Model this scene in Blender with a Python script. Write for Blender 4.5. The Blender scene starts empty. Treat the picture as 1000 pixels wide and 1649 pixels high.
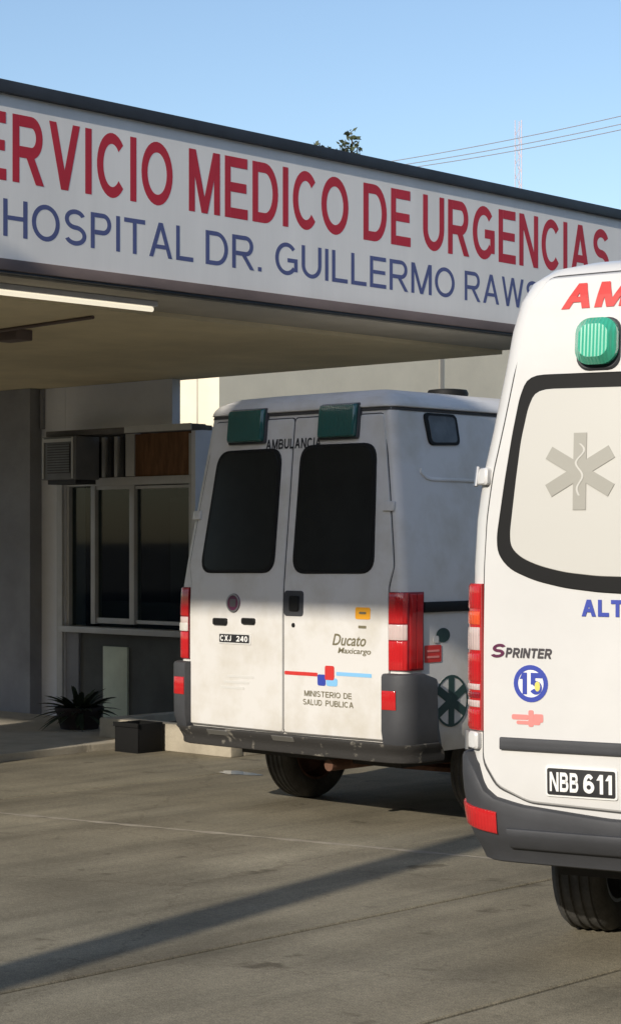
import bpy, bmesh, math, random
from mathutils import Vector, Matrix
R = math.radians
random.seed(7)
S = bpy.context.scene
COL = S.collection

# ------------------------------------------------------------------ camera
F, CX, HOR, CH = 3200.0, 500.0, 870.0, 1.70        # focal (px of the 1000 px wide photo), centre, horizon row, eye height
AZ = R(43.3)                                        # camera heading, left of +Y
FW = Vector((-math.sin(AZ), math.cos(AZ), 0)); RT = Vector((math.cos(AZ), math.sin(AZ), 0))
cam_d = bpy.data.cameras.new('camera'); cam = bpy.data.objects.new('camera', cam_d); COL.objects.link(cam)
cam_d.sensor_fit = 'HORIZONTAL'; cam_d.sensor_width = 36; cam_d.lens = 36 * F / 1000
cam_d.shift_y = (HOR - 824.5) / 1000
cam_d.clip_start = .1; cam_d.clip_end = 3000
cam.location = (0, 0, CH); cam.rotation_euler = (R(90), 0, AZ)
S.camera = cam
# ------------------------------------------------------------------ sky, sun, exposure
SUN_EL = math.atan(.44); SUN_H = Vector((.21, -1, 0)).normalized()
w = bpy.data.worlds.new('World'); S.world = w; w.use_nodes = True
nt = w.node_tree; bg = nt.nodes['Background']
sky = nt.nodes.new('ShaderNodeTexSky'); sky.sky_type = 'NISHITA'; sky.sun_disc = False
sky.sun_elevation = SUN_EL; sky.sun_rotation = math.atan2(SUN_H.x, SUN_H.y)
sky.air_density = 1.0; sky.dust_density = 0.9; sky.ozone_density = 1.8
nt.links.new(sky.outputs[0], bg.inputs[0]); bg.inputs[1].default_value = .15
sd = bpy.data.lights.new('sun', 'SUN'); sd.energy = 3.95; sd.angle = R(.53); sd.color = (1, .92, .80)
sun = bpy.data.objects.new('sun', sd); COL.objects.link(sun)
tosun = Vector((SUN_H.x * math.cos(SUN_EL), SUN_H.y * math.cos(SUN_EL), math.sin(SUN_EL)))
sun.rotation_euler = tosun.to_track_quat('Z', 'Y').to_euler()
S.view_settings.view_transform = 'Standard'; S.view_settings.look = 'None'
S.view_settings.exposure = 0.14; S.view_settings.gamma = 1

# ------------------------------------------------------------------ pixel helpers
def ray(px, py):
    return FW + RT * ((px - CX) / F) + Vector((0, 0, (HOR - py) / F))
def on_x(px, py, X): d = ray(px, py); t = X / d.x; return Vector((0, 0, CH)) + d * t
def on_y(px, py, Y): d = ray(px, py); t = Y / d.y; return Vector((0, 0, CH)) + d * t
def on_z(px, py, Z=0): d = ray(px, py); t = (Z - CH) / d.z; return Vector((0, 0, CH)) + d * t
def at_depth(px, py, D): return Vector((0, 0, CH)) + ray(px, py) * D

# ------------------------------------------------------------------ materials
MATS = {}
def mat(name, col, rough=.6, metal=0., var=.0, scale=4., bump=0., bscale=60., spec=.5, coat=0., emit=None, col2=None, fac=(.35, .7), stretch=None, detail=5., alpha_noise=None):
    """principled material, colour wandering by noise towards col2 (or darker by var)"""
    m = bpy.data.materials.new(name); m.use_nodes = True; t = m.node_tree; b = t.nodes['Principled BSDF']
    b.inputs['Roughness'].default_value = rough; b.inputs['Metallic'].default_value = metal
    b.inputs['Specular IOR Level'].default_value = spec; b.inputs['Coat Weight'].default_value = coat
    c = (*col, 1); b.inputs['Base Color'].default_value = c
    tc = t.nodes.new('ShaderNodeTexCoord'); vec = tc.outputs['Object']
    if stretch:
        mp = t.nodes.new('ShaderNodeMapping'); mp.inputs['Scale'].default_value = stretch
        t.links.new(vec, mp.inputs[0]); vec = mp.outputs[0]
    if var or col2:
        n = t.nodes.new('ShaderNodeTexNoise'); n.inputs['Scale'].default_value = scale; n.inputs['Detail'].default_value = detail
        n.inputs['Roughness'].default_value = .62
        t.links.new(vec, n.inputs['Vector'])
        r = t.nodes.new('ShaderNodeValToRGB'); r.color_ramp.elements[0].position = fac[0]; r.color_ramp.elements[1].position = fac[1]
        r.color_ramp.elements[0].color = (*(col2 or [x * (1 - var) for x in col]), 1); r.color_ramp.elements[1].color = c
        t.links.new(n.outputs['Fac'], r.inputs[0]); t.links.new(r.outputs[0], b.inputs['Base Color'])
        mr = t.nodes.new('ShaderNodeMapRange'); mr.inputs[3].default_value = min(1, rough * 1.25); mr.inputs[4].default_value = rough * .85
        t.links.new(n.outputs['Fac'], mr.inputs[0]); t.links.new(mr.outputs[0], b.inputs['Roughness'])
    if bump:
        n2 = t.nodes.new('ShaderNodeTexNoise'); n2.inputs['Scale'].default_value = bscale; n2.inputs['Detail'].default_value = 6
        t.links.new(vec, n2.inputs['Vector'])
        bp = t.nodes.new('ShaderNodeBump'); bp.inputs['Strength'].default_value = bump; bp.inputs['Distance'].default_value = .01
        t.links.new(n2.outputs['Fac'], bp.inputs['Height']); t.links.new(bp.outputs[0], b.inputs['Normal'])
    if emit:
        b.inputs['Emission Color'].default_value = (*emit[0], 1); b.inputs['Emission Strength'].default_value = emit[1]
    MATS[name] = m; return m
def glass_mat(name, tint=(.6, .65, .65), gloss=.12):
    m = bpy.data.materials.new(name); m.use_nodes = True; t = m.node_tree
    for n in list(t.nodes): t.nodes.remove(n)
    o = t.nodes.new('ShaderNodeOutputMaterial'); mx = t.nodes.new('ShaderNodeMixShader')
    tr = t.nodes.new('ShaderNodeBsdfTransparent'); tr.inputs[0].default_value = (*tint, 1)
    gl = t.nodes.new('ShaderNodeBsdfGlossy'); gl.inputs['Roughness'].default_value = .03
    fr = t.nodes.new('ShaderNodeLayerWeight'); fr.inputs[0].default_value = .5
    pw = t.nodes.new('ShaderNodeMath'); pw.operation = 'POWER'; pw.inputs[1].default_value = 4
    ad = t.nodes.new('ShaderNodeMath'); ad.operation = 'MULTIPLY_ADD'; ad.inputs[1].default_value = .7; ad.inputs[2].default_value = .018
    t.links.new(fr.outputs['Facing'], pw.inputs[0]); t.links.new(pw.outputs[0], ad.inputs[0]); t.links.new(ad.outputs[0], mx.inputs[0])
    t.links.new(tr.outputs[0], mx.inputs[1]); t.links.new(gl.outputs[0], mx.inputs[2]); t.links.new(mx.outputs[0], o.inputs[0])
    MATS[name] = m
def concrete_mat():
    m = bpy.data.materials.new('concrete'); m.use_nodes = True; t = m.node_tree; b = t.nodes['Principled BSDF']
    ge = t.nodes.new('ShaderNodeNewGeometry')
    def noise(sc, stretch, det=6, rough=.6):
        mp = t.nodes.new('ShaderNodeMapping'); mp.inputs['Scale'].default_value = stretch
        t.links.new(ge.outputs['Position'], mp.inputs[0])
        n = t.nodes.new('ShaderNodeTexNoise'); n.inputs['Scale'].default_value = sc; n.inputs['Detail'].default_value = det
        n.inputs['Roughness'].default_value = rough; t.links.new(mp.outputs[0], n.inputs['Vector']); return n
    def ramp(src, p0, c0, p1, c1):
        r = t.nodes.new('ShaderNodeValToRGB'); e = r.color_ramp.elements
        e[0].position = p0; e[0].color = (*c0, 1); e[1].position = p1; e[1].color = (*c1, 1)
        t.links.new(src, r.inputs[0]); return r
    def mul(a, c):
        x = t.nodes.new('ShaderNodeMix'); x.data_type = 'RGBA'; x.blend_type = 'MULTIPLY'; x.inputs[0].default_value = 1
        t.links.new(a, x.inputs[6]); t.links.new(c, x.inputs[7]); return x.outputs[2]
    base = ramp(noise(.9, (1, 1, 1)).outputs['Fac'], .3, (.195, .172, .122), .72, (.37, .328, .236))
    streak = ramp(noise(1.6, (1.5, .35, 1)).outputs['Fac'], .36, (.76, .75, .74), .62, (1, 1, 1))
    fine = ramp(noise(38, (1, 1, 1), 4).outputs['Fac'], .3, (.78, .78, .78), .7, (1.12, 1.12, 1.12))
    spots = ramp(noise(3.1, (1, 1, 1), 3).outputs['Fac'], .28, (.50, .48, .46), .37, (1, 1, 1))
    grit = ramp(noise(160, (1, 1, 1), 3).outputs['Fac'], .34, (.60, .60, .60), .66, (1.32, 1.32, 1.32))
    vo = t.nodes.new('ShaderNodeTexVoronoi'); vo.feature = 'DISTANCE_TO_EDGE'; vo.inputs['Scale'].default_value = .42
    wp = t.nodes.new('ShaderNodeVectorMath'); wp.operation = 'MULTIPLY_ADD'; wp.inputs[1].default_value = (.55, .55, 0)
    t.links.new(noise(2.3, (1, 1, 1), 6, .7).outputs['Color'], wp.inputs[0]); t.links.new(ge.outputs['Position'], wp.inputs[2]); t.links.new(wp.outputs[0], vo.inputs['Vector'])
    crack = ramp(vo.outputs['Distance'], .0, (.74, .72, .70), .005, (1, 1, 1))
    tyre = ramp(noise(1.0, (3.2, .10, 1), 4).outputs['Fac'], .38, (.80, .80, .80), .52, (1, 1, 1))
    c = mul(mul(mul(base.outputs[0], streak.outputs[0]), fine.outputs[0]), spots.outputs[0])
    c = mul(mul(mul(c, grit.outputs[0]), crack.outputs[0]), tyre.outputs[0])
    t.links.new(c, b.inputs['Base Color']); b.inputs['Roughness'].default_value = .8; b.inputs['Specular IOR Level'].default_value = .3
    bp = t.nodes.new('ShaderNodeBump'); bp.inputs['Strength'].default_value = .35; bp.inputs['Distance'].default_value = .006
    t.links.new(noise(55, (1, 1, 1), 6, .7).outputs['Fac'], bp.inputs['Height']); t.links.new(bp.outputs[0], b.inputs['Normal'])
    MATS['concrete'] = m
concrete_mat()
mat('asphalt', (.07, .066, .06), .9, var=.3, scale=2, bump=.4)
mat('joint_sand', (.42, .37, .29), .95, var=.35, scale=9, bump=.5)
mat('van_white', (.67, .665, .65), .30, coat=.25, var=.09, scale=1.7, fac=(.3, .65), bump=.015, bscale=3)
mat('van_white_old', (.67, .655, .63), .42, coat=.1, col2=(.56, .53, .47), scale=2.6, fac=(.32, .55), detail=8)
mat('seam', (.06, .06, .06), .9)
mat('tint_glass', (.020, .021, .019), .22, spec=.22, var=.3, scale=3)
mat('rubber', (.010, .010, .010), .6, spec=.2)
mat('side_glass', (.10, .105, .11), .15, spec=.5, var=.6, scale=5)  # the reflection on the side pane is put into this grey colour
mat('tyre', (.10, .095, .085), .9, var=.55, scale=7, bump=.3)
mat('bumper_grey', (.052, .054, .060), .62, bump=.12, bscale=300, var=.2, scale=5)
mat('bumper_worn', (.030, .028, .026), .8, bump=.3, bscale=90, col2=(.26, .24, .20), fac=(.30, .42), scale=11)
mat('under', (.03, .028, .026), .9)
mat('rust', (.16, .075, .045), .85, var=.5, scale=9, bump=.3)
mat('steel', (.42, .42, .42), .4, metal=.9)
mat('lens_red', (.52, .018, .02), .12, coat=.6)
mat('lens_dark_red', (.26, .012, .02), .14, coat=.6)
mat('lens_orange', (.75, .10, .03), .15, coat=.6)
mat('lens_clear', (.60, .47, .44), .12, coat=.6)
mat('lens_green', (.05, .42, .27), .16, coat=.7, spec=.6)
mat('lens_teal', (.012, .10, .09), .14, coat=.7, spec=.6)
mat('film_white', (.56, .55, .51), .35, coat=.2)
mat('star_grey', (.34, .33, .29), .5)
mat('ink_red', (.58, .035, .03), .5); mat('ink_blue', (.035, .06, .36), .5); mat('ink_black', (.02, .02, .022), .5)
mat('ink_sky', (.22, .50, .78), .5); mat('ink_orange', (.80, .36, .02), .5); mat('ink_white', (.82, .82, .8), .5)
mat('ink_olive', (.17, .15, .09), .5); mat('ink_pink', (.72, .24, .22), .6); mat('ink_yellow', (.7, .62, .15), .5)
mat('ink_teal', (.025, .06, .055), .5); mat('ink_faded', (.62, .61, .58), .5); mat('badge', (.12, .03, .07), .3, coat=.5)
mat('badge_metal', (.22, .20, .21), .3, metal=.8)
mat('sign_face', (.86, .84, .80), .45, var=.09, scale=3, stretch=(1, 1.3, .12))
mat('sign_red', (.56, .025, .045), .5, var=.15, scale=3); mat('sign_blue', (.10, .12, .28), .5, var=.15, scale=3)
mat('flashing', (.05, .058, .07), .5, metal=.4, var=.3, scale=3)
mat('moulding', (.20, .15, .135), .6, var=.35, scale=2.5, stretch=(1, .4, 1))
mat('soffit', (.50, .46, .38), .8, var=.2, scale=2)
mat('ceiling', (.80, .69, .46), .85, var=.22, scale=1.1, bump=.1)
mat('plaster_grey', (.33, .335, .36), .9, var=.28, scale=1.6, bump=.5, bscale=40)
mat('plaster_blue', (.84, .86, .92), .88, var=.15, scale=1.3, bump=.25, bscale=50)
mat('plaster_cream', (.88, .79, .60), .88, var=.12, scale=1.5, bump=.25, bscale=50)
mat('plaster_white', (.84, .82, .74), .85, var=.06, scale=2, bump=.2)
mat('plaster_dark', (.13, .135, .13), .9, var=.3, scale=2, bump=.3)
mat('panel_green', (.76, .82, .66), .7, var=.15, scale=4)
mat('frame_white', (.60, .60, .60), .5, var=.12, scale=5)
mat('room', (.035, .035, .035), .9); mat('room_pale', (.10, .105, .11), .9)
mat('curtain', (.24, .115, .05), .85, var=.45, scale=6, stretch=(3, 1, .6))
mat('ac_metal', (.20, .205, .22), .55, var=.2, scale=5); mat('ac_dark', (.055, .055, .06), .7)
mat('awning', (.16, .15, .15), .8, var=.3, scale=4)
mat('tube', (.95, .9, .75), .4, emit=((1, .90, .70), .75))
mat('kerb', (.46, .41, .32), .9, var=.25, scale=4, bump=.5)
mat('soil', (.06, .045, .03), 1, bump=.8)
mat('crate', (.010, .010, .010), .8, spec=.15)
mat('leaf_dark', (.035, .055, .028), .6, var=.4, scale=8); mat('leaf_olive', (.075, .095, .045), .6, var=.45, scale=3)
mat('bark', (.10, .075, .05), .95, var=.4, scale=6, bump=.8, bscale=20)
mat('pot', (.03, .022, .02), .9)
mat('mast', (.62, .50, .52), .6); mat('wood_pole', (.16, .12, .09), .9, var=.3, scale=4); mat('wire', (.26, .28, .32), .6)  # wire tone lightened, distance haze put into its colour
mat('water', (.25, .33, .42), .08, spec=.6)
mat('post_steel', (.25, .26, .27), .5, metal=.5); mat('board_blue', (.45, .5, .55), .6)
mat('wall_dull', (.22, .19, .15), .9, var=.3, scale=1)
glass_mat('pane')
def ribs(name, scale, strength=.35):
    """moulded ribs in a lamp lens"""
    t = MATS[name].node_tree; b = t.nodes['Principled BSDF']; tc = t.nodes.new('ShaderNodeTexCoord')
    wv = t.nodes.new('ShaderNodeTexWave'); wv.bands_direction = 'X'; wv.inputs['Scale'].default_value = scale
    bp = t.nodes.new('ShaderNodeBump'); bp.inputs['Strength'].default_value = strength; bp.inputs['Distance'].default_value = .004
    t.links.new(tc.outputs['Object'], wv.inputs['Vector']); t.links.new(wv.outputs['Fac'], bp.inputs['Height']); t.links.new(bp.outputs[0], b.inputs['Normal'])
    b.inputs['Subsurface Weight'].default_value = .25; b.inputs['Subsurface Radius'].default_value = (.02, .03, .03); b.inputs['Subsurface Scale'].default_value = .5
for nm in ('lens_green', 'lens_teal', 'lens_red', 'lens_clear', 'lens_dark_red', 'lens_orange'): ribs(nm, 22)

# ------------------------------------------------------------------ mesh helpers
class MB:
    def __init__(s): s.v = []; s.f = []
    def add(s, vs, fs):
        o = len(s.v); s.v += [tuple(v) for v in vs]; s.f += [tuple(i + o for i in f) for f in fs]; return s
    def box(s, x0, x1, y0, y1, z0, z1):
        return s.add([(x0, y0, z0), (x1, y0, z0), (x1, y1, z0), (x0, y1, z0), (x0, y0, z1), (x1, y0, z1), (x1, y1, z1), (x0, y1, z1)],
                     [(0, 3, 2, 1), (4, 5, 6, 7), (0, 1, 5, 4), (1, 2, 6, 5), (2, 3, 7, 6), (3, 0, 4, 7)])
    def tube(s, pts, rad, n=8):
        pts = [Vector(p) for p in pts]; rr = rad if isinstance(rad, (list, tuple)) else [rad] * len(pts)
        vs = []; fs = []
        for i, p in enumerate(pts):
            d = (pts[min(i + 1, len(pts) - 1)] - pts[max(i - 1, 0)]).normalized()
            a = d.cross(Vector((0, 0, 1)) if abs(d.z) < .9 else Vector((1, 0, 0))).normalized(); b = d.cross(a)
            for k in range(n):
                t = 2 * math.pi * k / n; vs.append(p + (a * math.cos(t) + b * math.sin(t)) * rr[i])
        for i in range(len(pts) - 1):
            for k in range(n):
                k2 = (k + 1) % n; fs.append((i * n + k, i * n + k2, (i + 1) * n + k2, (i + 1) * n + k))
        fs.append(tuple(range(n))); fs.append(tuple((len(pts) - 1) * n + k for k in range(n)))
        return s.add(vs, fs)
    def lathe(s, prof, n=32, axis='x', close=False):
        """prof: (along, radius)"""
        vs = []; fs = []
        for (a, r) in prof:
            for k in range(n):
                t = 2 * math.pi * k / n; c, q = r * math.cos(t), r * math.sin(t)
                vs.append({'x': (a, c, q), 'y': (c, a, q), 'z': (c, q, a)}[axis])
        m = len(prof)
        for i in range(m if close else m - 1):
            j = (i + 1) % m
            for k in range(n):
                k2 = (k + 1) % n; fs.append((i * n + k, i * n + k2, j * n + k2, j * n + k))
        if not close: fs += [tuple(range(n)), tuple((m - 1) * n + k for k in range(n))]
        return s.add(vs, fs)
    def build(s, name, m, parent=None, smooth=False, bevel=0, loc=None):
        me = bpy.data.meshes.new(name); me.from_pydata(s.v, [], s.f); me.validate()
        bm = bmesh.new(); bm.from_mesh(me); bmesh.ops.recalc_face_normals(bm, faces=bm.faces)
        if bevel: bmesh.ops.bevel(bm, geom=list(bm.edges), offset=bevel, segments=2, affect='EDGES', profile=.6, clamp_overlap=True)
        bm.to_mesh(me); bm.free()
        if smooth:
            for p in me.polygons: p.use_smooth = True
            if smooth != 'all': me.set_sharp_from_angle(angle=R(smooth if smooth is not True else 40))
        me.materials.append(MATS[m]); o = bpy.data.objects.new(name, me); COL.objects.link(o)
        if parent: o.parent = parent
        if loc: o.location = loc
        return o
def bx(name, m, parent, x0, x1, y0, y1, z0, z1, bevel=0): return MB().box(x0, x1, y0, y1, z0, z1).build(name, m, parent, bevel=bevel, smooth=30 if bevel else False)
def tag(o, label, cat, group=None):
    o['label'] = label; o['category'] = cat
    if group: o['group'] = group
    return o
def struct(o, label=None):
    o['kind'] = 'structure'
    if label: o['label'] = label; 
    return o
def empty(name, loc=(0, 0, 0), rz=0):
    o = bpy.data.objects.new(name, None); COL.objects.link(o); o.location = loc; o.rotation_euler = (0, 0, rz); o.empty_display_size = .3; return o
def glyph(ch, t, k=1.0):
    """one sans-serif capital or figure as flat strokes: width, list of polygons (height 1); t = stroke, k = extra width of upright strokes"""
    h = t * k; P = []
    def q(*p): P.append(list(p))
    def rect(x0, x1, y0, y1): q((x0, y0), (x1, y0), (x1, y1), (x0, y1))
    def diag(xa, ya, xb, yb, hh): q((xa, ya), (xa + hh, ya), (xb + hh, yb), (xb, yb))
    def arc(cx, cy, rx, ry, a0, a1, n=None):
        n = n or max(5, int(abs(a1 - a0) / 11)); T = [R(a0 + (a1 - a0) * i / n) for i in range(n + 1)]
        O = [(cx + rx * math.cos(a), cy + ry * math.sin(a)) for a in T]; I = [(cx + (rx - h) * math.cos(a), cy + (ry - t) * math.sin(a)) for a in T]
        for i in range(n): P.append([O[i], O[i + 1], I[i + 1], I[i], '+'])
    wd = {'A': .92, 'B': .82, 'C': .92, 'D': .88, 'E': .76, 'G': .96, 'H': .84, 'I': h, 'J': .6, 'L': .70, 'M': 1.0, 'N': .86, 'O': 1.0, 'P': .80, 'R': .88, 'S': .82, 'T': .82, 'U': .86, 'V': .90, 'W': 1.28,
          'X': .9, '.': h, ' ': .3, '0': .66, '1': .40, '2': .66, '4': .70, '5': .66, '6': .66}[ch]; w = wd
    if ch == 'A': diag(0, 0, w / 2 - h * .55, 1, h * 1.08); diag(w - h * 1.08, 0, w / 2 - h * .53, 1, h * 1.08); rect(w * .2, w * .8, .25, .25 + t * .9)
    elif ch in 'BPR':
        rect(0, h, 0, 1); m = .46 if ch != 'B' else .52; ry = (1 - m + t * .5) / 2; cy = 1 - ry; rx = min(ry * 1.02, w * .55); x = w * (.97 if ch != 'B' else .93) - rx
        rect(h, x, 1 - t, 1); rect(h, x, cy - ry, cy - ry + t); arc(x, cy, rx, ry, -90, 90)
        if ch == 'R': diag(w * .42, m - t * .3, w - h * 1.15, 0, h * 1.2)
        if ch == 'B': ry2 = (m + t * .5) / 2; rect(h, w - ry2, 0, t); arc(w - ry2, ry2, ry2, ry2, -90, 90)
    elif ch == 'C': arc(w / 2, .5, w / 2, .5, 42, 318)
    elif ch == 'G': arc(w / 2, .5, w / 2, .5, 42, 322); rect(w * .54, w * .985, .40, .40 + t); rect(w * .985 - h, w * .985, .13, .40)
    elif ch in 'O0': arc(w / 2, .5, w / 2, .5, 0, 360)
    elif ch == 'D': rect(0, h, 0, 1); x = w - .46; rect(h, x, 0, t); rect(h, x, 1 - t, 1); arc(x, .5, .46, .5, -90, 90)
    elif ch == 'E': rect(0, h, 0, 1); rect(h, w, 0, t); rect(h, w * .94, .5 - t * .42, .5 + t * .5); rect(h, w * .98, 1 - t, 1)
    elif ch == 'L': rect(0, h, 0, 1); rect(h, w, 0, t)
    elif ch == 'H': rect(0, h, 0, 1); rect(w - h, w, 0, 1); rect(h, w - h, .5 - t * .4, .5 + t * .5)
    elif ch == 'I': rect(0, h, 0, 1)
    elif ch == '.': rect(0, h, 0, t)
    elif ch == 'T': rect(0, w, 1 - t, 1); rect(w / 2 - h / 2, w / 2 + h / 2, 0, 1 - t)
    elif ch == 'M': rect(0, h, 0, 1); rect(w - h, w, 0, 1); diag(h * .15, 1, w / 2 - h * .5, 0, h); diag(w - h * 1.15, 1, w / 2 - h * .5, 0, h)
    elif ch == 'N': rect(0, h, 0, 1); rect(w - h, w, 0, 1); diag(0, 1, w - h * 1.1, 0, h * 1.1)
    elif ch == 'V': diag(0, 1, w / 2 - h * .55, 0, h * 1.08); diag(w - h * 1.08, 1, w / 2 - h * .53, 0, h * 1.08)
    elif ch == 'W':
        a = w * .27
        diag(0, 1, a - h * .5, 0, h); diag(w / 2 - h * .5, 1, a - h * .5, 0, h); diag(w / 2 - h * .5, 1, w - a - h * .5, 0, h); diag(w - h, 1, w - a - h * .5, 0, h)
    elif ch == 'X': diag(0, 1, w - h * 1.2, 0, h * 1.2); diag(w - h * 1.2, 1, 0, 0, h * 1.2)
    elif ch in 'UJ':
        ry = .40; rx = w / 2
        if ch == 'U': rect(0, h, ry, 1)
        rect(w - h, w, ry, 1); arc(rx, ry, rx, ry, 180 if ch == 'U' else 200, 360)
    elif ch == 'S': ry = (.5 + t / 2) / 2; arc(w / 2, 1 - ry, w * .47, ry, 25, 270); arc(w / 2, ry, w / 2, ry, 90, -155)
    elif ch == '1': rect(w - h, w, 0, 1); diag(0, .70, w - h, 1, h * .9)
    elif ch == '2': ry = .29; arc(w / 2, 1 - ry, w / 2, ry, 175, -20); diag(0, 0, w - h * 1.1, .62, h * 1.15); rect(0, w, 0, t)
    elif ch == '4': rect(w * .62, w * .62 + h, 0, 1); rect(0, w, .22, .22 + t); diag(0, .22, w * .58, 1, h)
    elif ch == '5': rect(w * .1, w, 1 - t, 1); rect(w * .1, w * .1 + h, .46, 1); arc(w / 2, .32, w / 2, .32, 140, -150)
    elif ch == '6': arc(w / 2, .32, w / 2, .32, 0, 360); arc(w / 2, .5, w / 2, .5, 40, 185); rect(0, h, .3, .52)
    return wd, P
def text_mesh(body, bold=None, shear=0., gap=.13, k=1.0):
    """flat lettering, normalised to a unit box: (u, v, layer) points and faces"""
    if bold is None or any(c.islower() for c in body):
        c = bpy.data.curves.new('t', 'FONT'); c.body = body; c.offset = 0 if bold is None else .012; c.shear = shear; c.resolution_u = 3; c.fill_mode = 'FRONT'
        o = bpy.data.objects.new('t', c); COL.objects.link(o)
        dg = bpy.context.evaluated_depsgraph_get(); dg.update()
        me = bpy.data.meshes.new_from_object(o.evaluated_get(dg))
        vs = [(v.co.x, v.co.y, 0) for v in me.vertices]; fs = [tuple(p.vertices) for p in me.polygons]
        bpy.data.objects.remove(o); bpy.data.curves.remove(c); bpy.data.meshes.remove(me)
    else:
        vs = []; fs = []; x = 0
        for ch in body:
            wd, P = glyph(ch, bold, k); lay = 0
            for p in P:
                pts = [e for e in p if e != '+']; b = len(vs)
                if '+' not in p: lay += 1
                vs += [(x + a + shear * y, y, lay if '+' not in p else 0) for a, y in pts]; fs.append(tuple(range(b, b + len(pts))))
            x += wd + gap
    x0 = min(v[0] for v in vs); x1 = max(v[0] for v in vs); y0 = min(v[1] for v in vs); y1 = max(v[1] for v in vs)
    return [((v[0] - x0) / (x1 - x0), (v[1] - y0) / (y1 - y0), v[2]) for v in vs], fs
def rrect(x0, x1, z0, z1, r, n=5):
    pts = []
    for cx, cz, a0 in ((x1 - r, z1 - r, 0), (x0 + r, z1 - r, 90), (x0 + r, z0 + r, 180), (x1 - r, z0 + r, 270)):
        for k in range(n + 1):
            a = R(a0 + 90 * k / n); pts.append((cx + r * math.cos(a), cz + r * math.sin(a)))
    return pts
def roundpoly(pts, r, n=5):
    """round the corners of a polygon"""
    out = []; N = len(pts)
    for i in range(N):
        p = Vector(pts[i]).to_2d(); a = Vector(pts[i - 1]).to_2d(); b = Vector(pts[(i + 1) % N]).to_2d()
        rr = r[i] if isinstance(r, (list, tuple)) else r
        d1 = min(rr, (a - p).length * .48); d2 = min(rr, (b - p).length * .48)
        s = p + (a - p).normalized() * d1; e = p + (b - p).normalized() * d2
        for k in range(n + 1):
            t = k / n; q = s * (1 - t) ** 2 + p * 2 * t * (1 - t) + e * t * t; out.append((q.x, q.y))
    return out
def resample(poly, step):
    out = []
    for i in range(len(poly)):
        a = Vector(poly[i]).to_2d(); b = Vector(poly[(i + 1) % len(poly)]).to_2d(); n = max(1, int((b - a).length / step))
        for k in range(n): q = a.lerp(b, k / n); out.append((q.x, q.y))
    return out

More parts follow.
